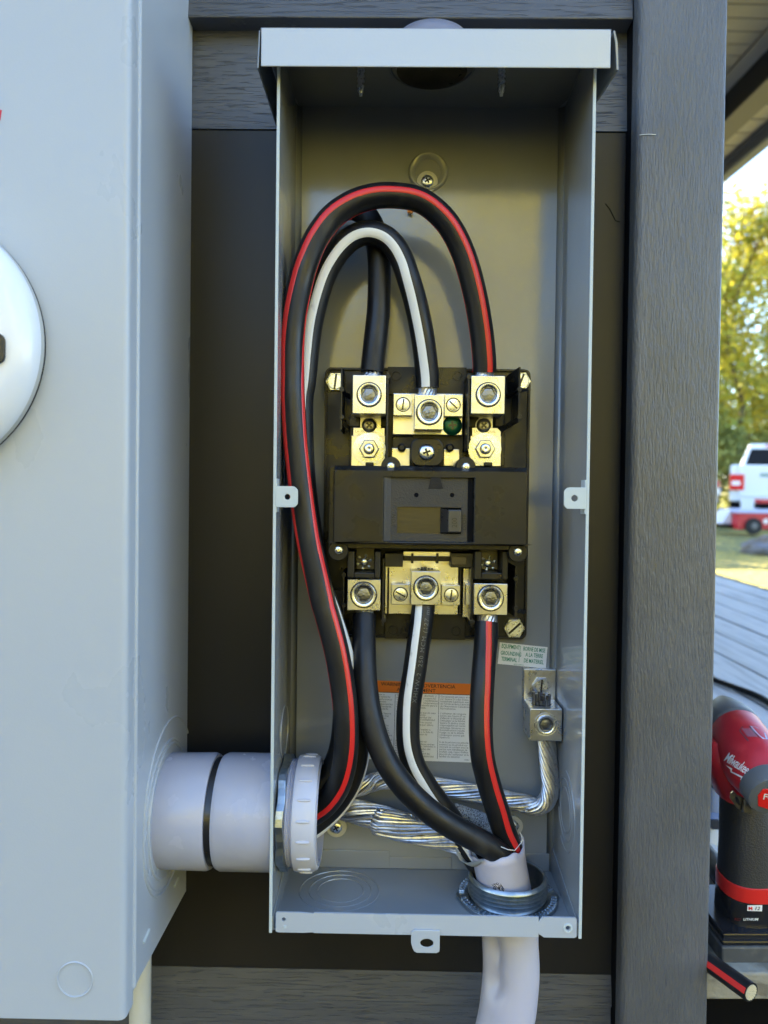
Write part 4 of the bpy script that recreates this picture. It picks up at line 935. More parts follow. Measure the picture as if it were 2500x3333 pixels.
m.build('loose_fibres', M['white'], jk)
# dark scribble and scuff on the jacket (real marks)
m = MB()
cj = lambda a, z: Vector((top.x+(low.x-top.x)*((.8035-z)/.0375)+(JR+.0004)*math.cos(a), -.058+(JR+.0004)*math.sin(a), z))
for i in range(9):
    a_ = rad(250+random.uniform(-9, 12)); z0 = .781+random.uniform(-.004, .004)
    m.tube([cj(a_+random.uniform(-.1, .1), z0+random.uniform(-.004, .004)) for _ in range(4)], .0003, 4)
m.build('ink_scribble', M['inkk'], jk)
con = thing('threaded_connector', (JX, -.056, ZB), 'ribbed zinc connector ring with toothed locknut in the box floor at lower right', 'cable connector')
z0 = ZB+.0018; prof = [(0, .0330)]
for i in range(5):
    zz = .0035+i*.0033; prof += [(zz, .0306), (zz+.0015, .0335), (zz+.0018, .0335)]
prof += [(.0205, .0322), (.0212, .0312), (.0205, .0302), (0, .0300)]
m = MB(); m.lathe(prof, (JX, -.056, z0), (0, 0, 1), 72); m.build('threaded_ring', M['zinc'], con, smooth=1)
out = []; n = 72
for i in range(n):
    a = 2*math.pi*i/n; out.append(Vector((JX+.0424*(1+(.04 if i % 18 < 2 else 0))*math.cos(a), -.056+.0424*(1+(.04 if i % 18 < 2 else 0))*math.sin(a), z0)))
m = MB(); m.ringprism(out, circ(JX, -.056, .0335, z0, n), (0, 0, .0032)); ml = m.build('locknut', M['zinc'], con, bevel=.0004)
m = MB()
for i in range(60):
    a = 2*math.pi*i/60
    if i % 15 in (0, 1): continue
    e = Vector((math.cos(a), math.sin(a), 0)); s_ = Vector((-e.y, e.x, 0)); c = Vector((JX, -.056, z0+.0034))
    m.prism([c+e*.0368-s_*.0006, c+e*.0368+s_*.0006, c+e*.0412+s_*.0007, c+e*.0412-s_*.0007], (0, 0, .0012))
m.build('serrations', M['screw'], ml)

# ================================================================== YARD FRAME (the yard falls away slightly from the wall's own axes)
yb = ray(1201, 1537).normalized(); zb = Vector((0, 0, 1)); zb = (zb-yb*zb.dot(yb)).normalized(); xb = yb.cross(zb)
def W(p):   # yard coordinates (right, away, up; camera at 0,0,0) -> world
    return CAM + xb*p[0] + yb*p[1] + zb*p[2]
def YP_(u, v, d=None, h=None):   # direction -> yard coordinates at distance d or height h
    r = ray(u, v); a, b, c = r.dot(xb), r.dot(yb), r.dot(zb); t = d/b if d else h/c
    return Vector((a*t, b*t, c*t))
HG, HD = -1.19, -.45
def yard(mb): return mb.tx(W)
M['grass'] = mat('yard grass', (.07, .085, .028), .9, bump=[((9, 9, 9), 1, .05, 6, None)], var=[((.7, .7, .7), (.20, .17, .03), .4, .62), ((14, 14, 14), (.42, .32, .05), .5, .62)])
m = MB(); m.prism([(-220, -60, HG), (220, -60, HG), (220, 330, HG), (-220, 330, HG)], (0, 0, -.02)); g = yard(m).build('ground', M['grass']); tag(g, kind='structure')
M['deck'] = mat('weathered deck board', (.60, .60, .60), .6, bump=[((90, 6, 90), .6, .003, 5, None)], var=[((60, 4, 40), (.46, .46, .46), .4, .65), ((3, 3, 3), (.66, .66, .66), .45, .7)])
M['deckend'] = mat('weathered end wood', (.30, .28, .22), .8, bump=[((60, 30, 60), .9, .003, 5, None)], var=[((30, 30, 90), (.17, .15, .11), .45, .6)])
m = MB(); pw = .258*.45; x = 3.02*.45+2*pw; nb = 0
dy0 = .667
while x > .34:
    x0 = max(.305, x-pw+.006); rz = random.uniform(-.0012, .0012)
    for s0, s1 in ((dy0+.09, 6.4),): m.box(x0, x, s0, s1, HD-.028+rz, HD+rz)
    x -= pw
yard(m); dk = m.build('deck', M['deck'], None, bevel=.002); tag(dk, kind='structure')
m = MB(); m.box(.299, 1.75, dy0, dy0+.084, HD-.024, HD+.001); yard(m); o = m.build('deck_edge_board', M['deckend'], None, bevel=.002); tag(o, kind='structure')
m = MB(); m.prism([(-14, -16, HG+.004), (9, -16, HG+.004), (9, .6, HG+.004), (-14, .6, HG+.004)], (0, 0, -.003)); o = yard(m).build('bounce_ground', mat('grey bounce ground', (.11, .11, .12), .9, bump=[((40, 40, 40), 1, .02, 4, None)])); tag(o, kind='structure')  # unseen grey sheet added to keep the ground bounce neutral
for a in ((.31, 1.7, dy0+.05, dy0+.09, HG, HD-.03), (1.68, 1.72, dy0+.09, 6.3, HG, HD-.03)): o = yard(MB().box(*a)).build('deck_rim', M['dark'], None); tag(o, kind='structure')
o = m.build('deck_rim', M['dark'], None); tag(o, kind='structure')
# black lead lying on the deck
pts = [W(YP_(u, v, h=HD+.006)) for u, v in ((2300, 2205), (2338, 2218), (2400, 2240), (2460, 2262), (2500, 2283), (2560, 2325))]
m = MB(); m.tube(smooth_path(spline(pts, 8), 2), .006, 10); o = m.build('black_lead', M['rubber'], None, smooth=1); tag(o, 'thin black lead lying diagonally across the grey deck boards', 'power cord')
# cable offcut with red stripe
e1 = YP_(2300+465/3.24, 2650+1910/3.24, d=.70); e0 = YP_(2300-60/3.24, 2650+1490/3.24, d=.80)
e1.z = HD+.0125; e0.z = HD+.0125
e1 = YP_(2300+468/3.24, 2650+1880/3.24, h=HD+.0125); e0 = YP_(2300+20/3.24, 2650+1560/3.24, h=HD+.0125); d_ = (e0-e1).normalized(); e0 = e1+d_*.22
P1, P0 = W(e1), W(e0)
path = [P1.lerp(P0, i/10) for i in range(11)]
off = thing('cable_offcut', tuple(P1), 'short cut piece of black cable with red stripe lying at the deck edge', 'cable')
m = MB(); m.tube(path, .0082, 32, caps=False); m.build('insulation', M['rubber'], off, smooth=1)
t_ = (P0-P1).normalized(); s_ = Vector((0, 0, 1)).cross(t_).normalized(); u2 = t_.cross(s_)
vs = []; fs = []
for i, c in enumerate(path):
    for k2 in range(6): a = rad(-52+k2*8); vs.append(c+(u2*math.sin(a+1.57)+s_*math.cos(a+1.57)*(1 if s_.y < 0 else -1)*-1*-1)*.01145)
vs = []
fr = Vector((0, -1, 0)); fr = (fr-t_*fr.dot(t_)).normalized(); up2 = t_.cross(fr); up2 = up2 if up2.z > 0 else -up2
for i, c in enumerate(path):
    for k2 in range(6): a = rad(2+k2*7); vs.append(c+(fr*math.cos(a)+up2*math.sin(a))*.0084)
for i in range(10):
    for k2 in range(5): fs.append((i*6+k2, i*6+k2+1, (i+1)*6+k2+1, (i+1)*6+k2))
m = MB(); m.add(vs, fs); m.build('stripe', M['red'], off, smooth=2)
m = MB(); m.lathe([(0, .0082), (.0001, .0068), (-.0012, .0066), (-.0012, .0001)], P1, -t_, 32)
m.build('cut_face', M['rubber'], off)
m = MB(); e_1 = t_.orthogonal().normalized(); e_2 = t_.cross(e_1)
for ring, cnt in ((0, 1), (.0020, 6), (.0039, 12), (.0057, 17)):
    for i in range(cnt): a = 2*math.pi*i/cnt; m.lathe([(-.001, .0010), (.0005, .0010)], P1+(e_1*math.cos(a)+e_2*math.sin(a))*ring, -t_, 8, cap1=True)
m.build('wire_core', mat('golden-lit aluminium core', (.85, .74, .48), .35, .3), off)  # golden tint puts the light on the cut end into the colour

# ================================================================== IMPACT DRIVER
dn = .755
dloc = YP_(2440, 3141, h=HD)
drv = thing('impact_driver', tuple(W(dloc)), 'red and black cordless impact driver standing on its battery on the deck', 'power tool')
M['tred'] = mat('red tool housing', (.42, .015, .025), .38, bump=[((150, 150, 150), .06, .0006, 3, None)], var=[((40, 40, 40), (.50, .03, .04), .5, .7)])
M['tblk'] = mat('black tool rubber', (.020, .020, .021), .5, spec=.35, bump=[((700, 700, 700), .3, .0005, 1, (.4, .6))])
M['tbat'] = mat('glossy battery plastic', (.018, .018, .020), .2, bump=[((60, 60, 60), .05, .001, 3, None)])
M['tgry'] = mat('grey nose boot', (.11, .115, .12), .45, bump=[((200, 200, 200), .1, .0006, 3, None)])
def D(u, v, d): return W(YP_(u, v, d=d))
a0 = D(2300+430/5.53, 2280+370/5.53, .775); a1 = D(2300+1150/5.53, 2280+1720/5.53, .672)
axis = (a1-a0); Ln = axis.length; axis.normalize()
m = MB(); m.lathe([(.012, .0240), (.018, .0262), (Ln*.42, .0285), (Ln*.65, .0280), (Ln-.022, .0240), (Ln-.012, .0190)], a0, axis, 48); hb = m.build('motor_housing', M['tred'], drv, smooth=1)
m = MB(); m.lathe([(-.030, .0105), (-.022, .0150), (-.010, .0200), (.002, .0240), (.010, .0256), (.015, .0262), (.017, .0250)], a0, axis, 48, cap0=True); m.build('nose_boot', M['tgry'], drv, smooth=1)
m = MB(); m.lathe([(Ln-.018, .0205), (Ln-.016, .0222), (Ln-.004, .0215), (Ln+.001, .0195), (Ln+.002, .016), (Ln+.002, .0001)], a0, axis, 48); m.build('rear_cap', M['tgry'], drv, smooth=1)
ec = a0+axis*(Ln+.0022); e_1 = axis.cross(Vector((0, 0, 1))).normalized(); e_2 = e_1.cross(axis)
if e_1.x < 0: e_1 = -e_1
if e_2.z < 0: e_2 = -e_2
hexp = [(-.0125, .003), (-.009, .010), (.007, .0105), (.0125, .004), (.009, -.008), (.0015, -.013), (-.0105, -.009)]
m = MB(); m.prism([ec+e_1*x+e_2*y for x, y in hexp], axis*.0016); m.build('badge', mat('bright red badge', (.70, .02, .015), .3), drv, bevel=.0005)
m = MB(); write(m, 'FUEL', lambda x, y: ec+e_1*(x-.0082)+e_2*(y-.0005)+axis*.0019, .0088, bold=.02, squeeze=.9); m.build('badge_text', M['white'], drv)
# grip
def sect(cx, v, rx, ry, d, n=32, p=2.6):
    c = D(cx, v, d); out = []
    for i in range(n):
        a = 2*math.pi*i/n; ca, sa = math.cos(a), math.sin(a)
        out.append(c+xb*rx*math.copysign(abs(ca)**(2/p), ca)+yb*ry*math.copysign(abs(sa)**(2/p), sa))
    return out
def loft(m, secs, cap=True):
    n = len(secs[0]); vs = [p for s_ in secs for p in s_]; fs = []
    for j in range(len(secs)-1):
        for i in range(n): k2 = (i+1) % n; fs.append((j*n+i, j*n+k2, (j+1)*n+k2, (j+1)*n+i))
    if cap: fs += [tuple(range(n)), tuple(range((len(secs)-1)*n, len(secs)*n))]
    return m.add(vs, fs)
gx = 2434
m = MB(); loft(m, [sect(gx-12, 2560, .020, .026, .745), sect(gx-8, 2620, .0215, .026, .74), sect(gx-6, 2680, .0225, .026, .735), sect(gx-4, 2760, .0235, .026, .73), sect(gx-2, 2848, .0255, .027, .725)]); m.build('grip', M['tblk'], drv, smooth=1)
m = MB(); loft(m, [sect(gx-1, 2845, .0268, .0278, .725), sect(gx-1, 2868, .0272, .028, .725), sect(gx-1, 2893, .0270, .028, .725)]); m.build('red_band', M['red'], drv, smooth=1, bevel=.0006)
m = MB(); loft(m, [sect(gx, 2892, .0262, .027, .725, p=3.2), sect(gx, 2960, .0272, .028, .725, p=3.2), sect(gx, 3000, .0285, .030, .725, p=3.4), sect(gx+4, 3025, .031, .033, .722, p=5), sect(gx+8, 3036, .032, .034, .720, p=8)])
bt = m.build('battery', M['tbat'], drv, smooth=1)
bx_a, bx_b = 2354, 2560
def slab(m, v0, v1, x0, x1, d0, d1):
    A = [D(x0, v0, d0), D(x1, v0, d0), D(x1, v1, d0), D(x0, v1, d0)]
    m.prism(A, yb*(d1-d0))
m = MB(); slab(m, 3040, 3062, 2355, 2520, .688, .775); slab(m, 3064, 3078, 2352, 2522, .684, .778); m.build('battery_step', M['tbat'], bt, bevel=.0012)
m = MB(); slab(m, 3083, 3141, 2350, 2526, .682, .782); m.build('battery_base', mat('dusty grey plastic', (.07, .07, .068), .55, var=[((60, 60, 60), (.11, .11, .105), .45, .65)]), bt, bevel=.0016)
# trigger
m = MB(); loft(m, [sect(2300+250/5.53, 2280+1430/5.53, .006, .012, .752, 16), sect(2300+290/5.53, 2280+1500/5.53, .009, .012, .752, 16), sect(2300+330/5.53, 2280+1640/5.53, .010, .010, .752, 16)]); m.build('trigger', M['tbat'], drv, smooth=1)
# lower red neck of the housing
m = MB(); loft(m, [sect(2352, 2400, .020, .020, .750), sect(2362, 2450, .025, .024, .745), sect(2388, 2520, .0245, .026, .743), sect(2408, 2590, .021, .026, .742)]); nk = m.build('housing_neck', M['tred'], drv, smooth=1)
# belt clip
cl = [(430, 1660), (480, 1620), (560, 1700), (640, 1740), (790, 1790), (790, 1870), (770, 2000), (660, 2000), (560, 1960), (500, 1870), (420, 1760)]
m = MB(); o_ = [D(2300+x/5.53, 2280+y/5.53, .690) for x, y in cl]; m.prism(o_[:], yb*.0016)
m.prism([D(2300+x/5.53, 2280+y/5.53, .688) for x, y in ((655, 1775), (785, 1800), (772, 2005), (625, 1995))], yb*-.004)
m.build('belt_clip', mat('steel belt clip', (.34, .33, .31), .3, 1), drv, bevel=.0008)
m = MB(); m.prism([D(2300+x/5.53, 2280+y/5.53, .6895) for x, y in ((520, 1730), (555, 1740), (590, 1800), (610, 1880), (580, 1890), (530, 1820))], yb*-.0003); m.build('clip_slot', M['glue_shade'], drv)
# marks wrapped on to the housing
def bvh_of(ob):
    me = ob.data; o = Vector(ob['_o']); return BVHTree.FromPolygons([v.co+o for v in me.vertices], [tuple(p.vertices) for p in me.polygons])
hbv = bvh_of(hb); nkv = bvh_of(nk); btv = bvh_of(bt)
def wrap(bv, off_=.0004):
    def f(u, v):
        d = ray(u, v).normalized(); h = bv.ray_cast(CAM, d)
        if bv is hbv:
            g_ = nkv.ray_cast(CAM, d)
            if g_[0] and (not h[0] or g_[3] < h[3]): h = g_
        return (h[0]-d*off_) if h[0] else D(u, v, .70)
    return f
def wrapfn(bv, k, x0, y0, dx, dy):
    a, b, s = CR[k]; L = math.hypot(dx, dy); ex, ey = dx/L, dy/L; f = wrap(bv)
    return lambda q, t: f(a+(x0+q*ex+t*ey)/s, b+(y0+q*ey-t*ex)/s)
def fine(vs, fs, fn, mb):
    bm = bmesh.new(); V = [bm.verts.new((x, y, 0)) for x, y in vs]
    for f in fs:
        try: bm.faces.new([V[i] for i in f])
        except Exception: pass
    bmesh.ops.triangulate(bm, faces=bm.faces); 
    bmesh.ops.subdivide_edges(bm, edges=[e for e in bm.edges if e.calc_length() > 60], cuts=2, use_grid_fill=True)
    bm.verts.index_update(); mb.add([fn(v.co.x, v.co.y) for v in bm.verts], [tuple(v.index for v in f.verts) for f in bm.faces]); bm.free()
m = MB(); vs, fs = text2d('Milwaukee', 255, bold=.010, shear=-.1, squeeze=.50, spacing=.88)
vs = [(x, y) for x, y in vs]
fine(vs, fs, (lambda ff: (lambda x, y: ff(x-y*-.10, y)))(wrapfn(hbv, 'C7', 300, 1075, 560, 350)), m)
bolt = [(340, 1160), (465, 1225), (450, 1275), (680, 1385), (672, 1412), (795, 1465), (605, 1422), (625, 1392), (428, 1290), (430, 1245)]
f_ = wrap(hbv)
fw_ = wrap(hbv, .0007); fine(bolt, [(0, 1, 9), (1, 2, 8, 9), (2, 3, 7, 8), (3, 4, 6, 7), (4, 5, 6)], lambda x, y: fw_(2300+x/5.53, 2280+y/5.53), m)
m.build('housing_logo', M['white'], drv, fixn=False)
m = MB(); fine(*text2d('FUEL', 95, shear=.2, squeeze=.75), wrapfn(hbv, 'C7', 600, 1590, 160, 55), m); m.build('housing_text', mat('pale red print', (.5, .2, .22), .4), drv, fixn=False)
m = MB(); m.add([f_(2300+x/5.53, 2280+y/5.53) for x, y in ((590, 545), (640, 470), (780, 455), (860, 560), (965, 680), (740, 730))], [(0, 1, 2, 3), (0, 3, 4, 5)]); m.build('rating_plate', mat('dark rating plate', (.04, .045, .06), .3), drv, fixn=False)
m = MB(); m.add([wrap(hbv, .0005)(2300+x/5.53, 2280+y/5.53) for x, y in ((785, 455), (900, 480), (1060, 590), (1106, 700), (1010, 690), (870, 560))], [(0, 1, 2, 5), (5, 2, 3, 4)]); m.build('rating_plate', mat('pale rating plate', (.28, .32, .42), .2), drv, fixn=False)
m = MB()
for i in range(5):
    x0, y0 = 640+i*38, 500+i*0; q = [(x0, y0), (x0+12, y0), (x0+122, y0+150), (x0+108, y0+152)]
    m.add([wrap(hbv, .0007)(2300+x/5.53, 2280+y/5.53) for x, y in q], [(0, 1, 2, 3)])
m.build('plate_print', mat('faint blue print', (.22, .25, .33), .4), drv, fixn=False)
fb = wrap(btv, .0008)
m = MB(); m.add([fb(2300+x/3.24, 2650+y/3.24) for x, y in ((432, 962), (588, 960), (585, 1025), (428, 1020))], [(0, 1, 2, 3)]); m.build('badge', M['paperw'], bt, fixn=False)
def wtext(body, k, x0, y0, dx, dy, size, mt, nm, **kw):
    m = MB(); a, b, s = CR[k]; L = math.hypot(dx, dy); ex, ey = dx/L, dy/L; vs, fs = text2d(body, size, **kw); f = wrap(btv, .0011)
    m.add([f(a+(x0+q*ex+t*ey)/s, b+(y0+q*ey-t*ex)/s) for q, t in vs], fs); m.build(nm, mt, bt, fixn=False)
wtext('M', 'C8', 440, 1012, 1, 0, 50, M['red'], 'badge_text', bold=.03, squeeze=1.2); wtext('12', 'C8', 500, 1012, 1, 0, 50, M['inkk'], 'badge_text', bold=.02, shear=.25, squeeze=1.25)
wtext('LITHIUM', 'C8', 385, 1122, 1, 0, 36, M['white'], 'battery_text', bold=.03, shear=.2, squeeze=1.15); wtext('RED', 'C8', 290, 1120, 1, 0, 34, mat('dark red print', (.16, .01, .01), .4), 'battery_text', shear=.2, squeeze=1.15)
wtext('Milwaukee', 'C8', 385, 905, 1, -.06, 80, mat('dull red print', (.24, .015, .012), .4), 'battery_text', bold=.01, squeeze=.62)
m = MB(); m.add([fb(2300+x/3.24, 2650+y/3.24) for x, y in ((365, 935), (470, 925), (500, 915), (600, 905), (520, 930), (470, 943))], [(0, 1, 4, 5), (1, 2, 3, 4)]); m.build('battery_logo', mat('dull red bolt', (.24, .015, .012), .4), bt, fixn=False)
# things half hidden between the board and the driver
pc = YP_(2300+120/5.53, 2280+2100/5.53, d=.95)
tool = thing('white_tool', tuple(W((pc.x, .95, HD))), 'white and blue plastic tool half hidden behind the corner board and driver', 'hand tool')
m = MB(); loft(m, [sect(2318, 2660, .012, .02, .93, 20, 4), sect(2322, 2700, .020, .02, .93, 20, 4), sect(2320, 2740, .018, .02, .93, 20, 4), sect(2318, 2790, .014, .02, .93, 20, 4)]); m.build('handle', mat('white plastic', (.60, .66, .74), .35), tool, smooth=1)
m = MB(); loft(m, [sect(2318, 2520, .010, .014, .95, 20), sect(2322, 2560, .014, .014, .95, 20), sect(2322, 2630, .012, .014, .95, 20), sect(2318, 2662, .010, .014, .93, 20)]); m.build('blue_body', mat('blue grey plastic', (.20, .25, .38), .35), tool, smooth=1)
m = MB(); slab(m, 2530, 2545+20, 2318, 2334, .93, .935); m.cut(); slab(m, 2672, 2700, 2318, 2342, .905, .91); m.build('dark_insert', M['glue_shade'], tool)
m = MB(); loft(m, [sect(2316, 2790, .012, .02, .93, 20, 4), sect(2316, 3060, .012, .03, .93, 20, 4)]); m.build('shaft', mat('silver shaft', (.6, .62, .63), .3, .8), tool, smooth=1)
pts = [W(YP_(u, v, h=HD+.012)) for u, v in ((2290, 2770), (2322, 2810), (2352, 2860), (2400, 2900))]
pc2 = thing('cable_offcut', tuple(pts[0]), 'piece of black cable with red stripe behind the driver grip', 'cable')
m = MB(); m.tube(spline(pts, 5), .011, 16); m.build('insulation', M['rubber'], pc2, smooth=1)
m = MB(); m.tube([p+Vector((0, -.009, .0045)) for p in spline(pts, 5)], .0045, 8); m.build('stripe', M['red'], pc2, smooth=1)

# ================================================================== PORCH ROOF
por = thing('porch_roof', tuple(W((1.2, 2, 1.7))), 'porch roof over the deck with tan slatted soffit, dark beam and grey gutter', 'roof')
M['soff'] = mat('tan vinyl soffit', (.52, .45, .36), .55, var=[((3, 3, 3), (.46, .40, .32), .4, .7)])
M['beam'] = mat('dark painted beam', (.03, .03, .035), .6)
m = MB(); ya = .9
while ya < 7.4: m.box(.0, 1.56, ya+.006, ya+.0875, 1.752, 1.760); m.box(.0, 1.56, ya, ya+.006, 1.757, 1.762); ya += .0875
yard(m).build('soffit_boards', M['soff'], por, bevel=.0015)
yard(MB().box(1.53, 1.598, .8, 7.4, 1.735, 1.7515)).build('soffit_trim', M['soff'], por)
yard(MB().box(1.60, 1.66, .8, 7.4, 1.61, 1.765)).build('beam', M['beam'], por)
yard(MB().box(1.585, 1.69, .8, 7.4, 1.600, 1.6095)).build('beam_wrap', mat('taupe beam wrap', (.17, .15, .135), .5), por)
m = MB(); ya = .9
while ya < 7.4: m.box(1.66, 1.905, ya+.012, ya+.15, 1.722, 1.732); m.box(1.66, 1.905, ya, ya+.012, 1.730, 1.735); ya += .15
yard(m).build('outer_soffit', mat('pale outer soffit', (.52, .46, .40), .5), por, bevel=.001)
yard(MB().box(1.905, 1.925, .8, 7.4, 1.700, 1.86)).build('fascia', mat('blue grey fascia', (.07, .085, .14), .4), por)
m = MB(); m.prism([(1.926, .8, 1.80), (1.926, .8, 1.665), (1.935, .8, 1.656), (1.985, .8, 1.656), (2.01, .8, 1.68), (2.03, .8, 1.80)], (0, 6.6, 0)); yard(m).build('gutter', mat('grey gutter', (.19, .20, .23), .35), por, bevel=.002)
m = MB(); m.prism([(-.2, .8, 2.6), (2.03, .8, 1.83), (2.03, .8, 1.81), (-.2, .8, 1.81)], (0, 6.6, 0)); yard(m).build('roof_deck', M['dark'], por)
# porch post
yard(MB().box(1.60, 1.69, 6.9, 6.99, HD, 1.60)).build('post', M['beam'], por)

# ================================================================== VEHICLES AND YARD THINGS
M['tw'] = mat('white car paint', (.66, .70, .74), .22, coat=.6)
M['gls'] = mat('dark car glass', (.008, .009, .01), .35, spec=.1)
M['tyre'] = mat('tyre rubber', (.012, .012, .012), .8)
M['chr'] = mat('chrome', (.7, .7, .7), .2, 1)
def truck(x, d, label):
    t = thing('pickup_truck', tuple(W((x+1, d, HG))), label, 'pickup truck')
    z = HG; L5 = 5.6; th = math.atan2(x, d)
    def rt(mb):      # the truck points straight away from the house corner
        return mb.tx(lambda p: W((x+(p.x-x)*math.cos(th)+(p.y-d)*math.sin(th), d-(p.x-x)*math.sin(th)+(p.y-d)*math.cos(th), p.z)))
    def Bx(*a): return MB().box(x+a[0], x+a[1], d+a[2], d+a[3], z+a[4], z+a[5])
    rt(Bx(0, 2.0, .05, 1.85, .62, 1.47)).build('bed', M['tw'], t, bevel=.05, seg=3)
    rt(Bx(0.0, 2.0, 1.86, L5, .60, 1.17)).build('body', M['tw'], t, bevel=.06, seg=3)
    rt(Bx(.19, 1.81, 0, .06, .74, 1.45)).build('tailgate', M['tw'], t, bevel=.02)
    m = MB(); b0 = [(.10, 1.9, 1.17), (1.90, 1.9, 1.17), (1.90, 4.2, 1.17), (.10, 4.2, 1.17)]; b1 = [(.42, 2.1, 2.03), (1.60, 2.1, 2.03), (1.56, 3.4, 2.03), (.46, 3.4, 2.03)]
    m.add([(x+a, d+b, z+c) for a, b, c in b0+b1], [(0, 1, 2, 3), (4, 5, 6, 7), (0, 1, 5, 4), (1, 2, 6, 5), (2, 3, 7, 6), (3, 0, 4, 7)]); rt(m).build('cab', M['tw'], t, bevel=.05, seg=3)
    m = MB(); m.add([(x+a, d+b, z+c) for a, b, c in ((.31, 1.935, 1.40), (1.70, 1.935, 1.40), (1.54, 2.06, 1.90), (.46, 2.06, 1.90))], [(0, 1, 2, 3)]); rt(m).build('rear_window', M['gls'], t)
    rt(MB().box(x+.78, x+1.22, d+2.03, d+2.08, z+1.95, z+1.99)).build('brake_light', M['tred'], t)
    for s0, s1 in ((-.01, .30), (1.7, 2.01)):
        o = rt(Bx(s0, s1, -.02, .10, .89, 1.25)).build('tail_light', mat('red tail light', (.60, .02, .03), .15), t, bevel=.015)
        rt(Bx(s0+.05, s1-.08, -.026, -.018, 1.0, 1.10)).build('lamp_lens', mat('clear lamp lens', (.8, .75, .78), .1), o)
    rt(Bx(.24, 1.98, -.14, .02, .44, .70)).build('bumper', M['tw'], t, bevel=.02)
    rt(Bx(.03, 1.97, .06, L5-.1, .36, .62)).build('underbody', M['dark'], t)
    for wx in (.02, 1.70):
        for wy in (1.1, 4.5):
            m = MB(); m.lathe([(0, .27), (.0, .36), (.03, .39), (.25, .39), (.28, .36), (.28, .27)], (x+wx, d+wy, z+.39), (1, 0, 0), 32); o = rt(m).build('wheel', M['tyre'], t, smooth=1)
            m = MB(); m.lathe([(0, .27), (.04, .22), (.06, .02)], (x+wx, d+wy, z+.39), (1, 0, 0), 20); rt(m).build('rim', M['chr'], o)
    rt(Bx(.62, 1.0, -.006, 0, 1.20, 1.28)).build('tailgate_badge', mat('badge', (.2, .3, .3), .3), t)
dT = 17.5
xT = YP_(2376, 1560, d=dT).x
truck(xT, dT, 'white pickup truck parked in the yard, seen from behind beyond the red cooler')
tx_ = xT-.10
trl = thing('utility_trailer', tuple(W((tx_-1, dT+.2, HG))), 'low white trailer with dark load, half hidden behind the corner board beside the truck', 'trailer')
def Tb(a, b, c, e, f, g_, mt, nm, bv=.02): return yard(MB().box(tx_+a, tx_+b, dT+.2+c, dT+.2+e, HG+f, HG+g_)).build(nm, mt, trl, bevel=bv)
Tb(-1.9, 0, 0, 2.6, .76, .93, M['tw'], 'side_rail'); Tb(-1.8, -.05, .1, 2.5, 1.10, 1.46, mat('dark load cover', (.04, .045, .06), .6), 'load', .04)
Tb(-1.9, -.02, .02, .10, .94, 1.09, mat('faded red board', (.45, .10, .12), .4), 'tail_board', .01); Tb(-1.9, -.1, -.10, 0, .58, .74, mat('dusty bumper', (.40, .33, .29), .5), 'bumper', .02)
for a in (-.62, -1.85):
    m = MB(); m.lathe([(0, .18), (0, .30), (.03, .33), (.22, .33), (.25, .30), (.25, .18)], (tx_+a, dT+.9, HG+.33), (1, 0, 0), 28); yard(m).build('wheel', M['tyre'], trl, smooth=1)
# red wheeled cooler
dC = 15.3; c0 = YP_(2320+350/4.2556, 1725, d=dC); 
def C10(x, y, d): return YP_(2320+x/4.2556, 1380+y/4.2556, d=d)
def boxat(k0, k1, d, dd, mt, nm, par, bev=.01):
    a, b = C10(*k0, d), C10(*k1, d); return yard(MB().box(a.x, b.x, d, d+dd, b.z, a.z)).build(nm, mt, par, bevel=bev)
fr_ = C10(500, 1470, dC)
co = thing('wheeled_cooler', tuple(W((fr_.x, dC, fr_.z))), 'red wheeled cooler with pale lid standing on the grass by the truck', 'cooler')
m = MB(); A = [C10(x, y, dC) for x, y in ((370, 1235), (900, 1235), (890, 1465), (350, 1465))]; m.prism(A, (0, .45, 0)); yard(m).build('tub', M['tred'], co, bevel=.02)
boxat((350, 1180), (915, 1240), dC-.01, .47, mat('pale lid', (.42, .48, .70), .35), 'lid', co)
boxat((350, 1243), (915, 1260), dC-.012, .48, M['tred'], 'rim', co, .004)
a = C10(555, 1415, dC); rr = .16
m = MB(); m.lathe([(0, .05), (.0, rr), (.05, rr+.01), (.1, rr)], (a.x, dC+.03, a.z), (0, -1, 0), 28, cap1=True); wl = yard(m).build('wheel', M['tyre'], co, smooth=1)
m = MB(); m.lathe([(.1, .07), (.115, .05), (.115, .0001)], (a.x, dC+.03, a.z), (0, -1, 0), 16); yard(m).build('hub', M['tgry'], wl)
a = C10(735, 1350, dC); m = MB(); m.lathe([(0, .055), (.006, .05), (.006, .0001)], (a.x, dC-.003, a.z), (0, -1, 0), 20); yard(m).build('round_badge', M['white'], co)
bxp = C10(700, 1180, dC+.1)
tb = thing('tool_box', tuple(W((bxp.x, dC+.1, bxp.z))), 'small red and black tool box on top of the cooler', 'tool box')
boxat((655, 1100), (900, 1178), dC+.1, .25, M['dark'], 'case', tb); boxat((660, 1045), (890, 1100), dC+.1, .24, M['tred'], 'lid', tb)
wb = C10(240, 1400, 15.6)
wt = thing('white_tub', tuple(W((wb.x, 15.6, wb.z))), 'white plastic tub on the ground left of the red cooler', 'tub')
m = MB(); A = [C10(x, y, 15.6) for x, y in ((235, 1190), (345, 1195), (380, 1400), (110, 1385))]; m.prism(A, (0, .5, 0)); yard(m).build('tub_body', mat('white plastic tub', (.62, .62, .68), .4), wt, bevel=.03)
boxat((150, 1400), (340, 1440), 15.5, .5, M['dark'], 'tub_base', wt)
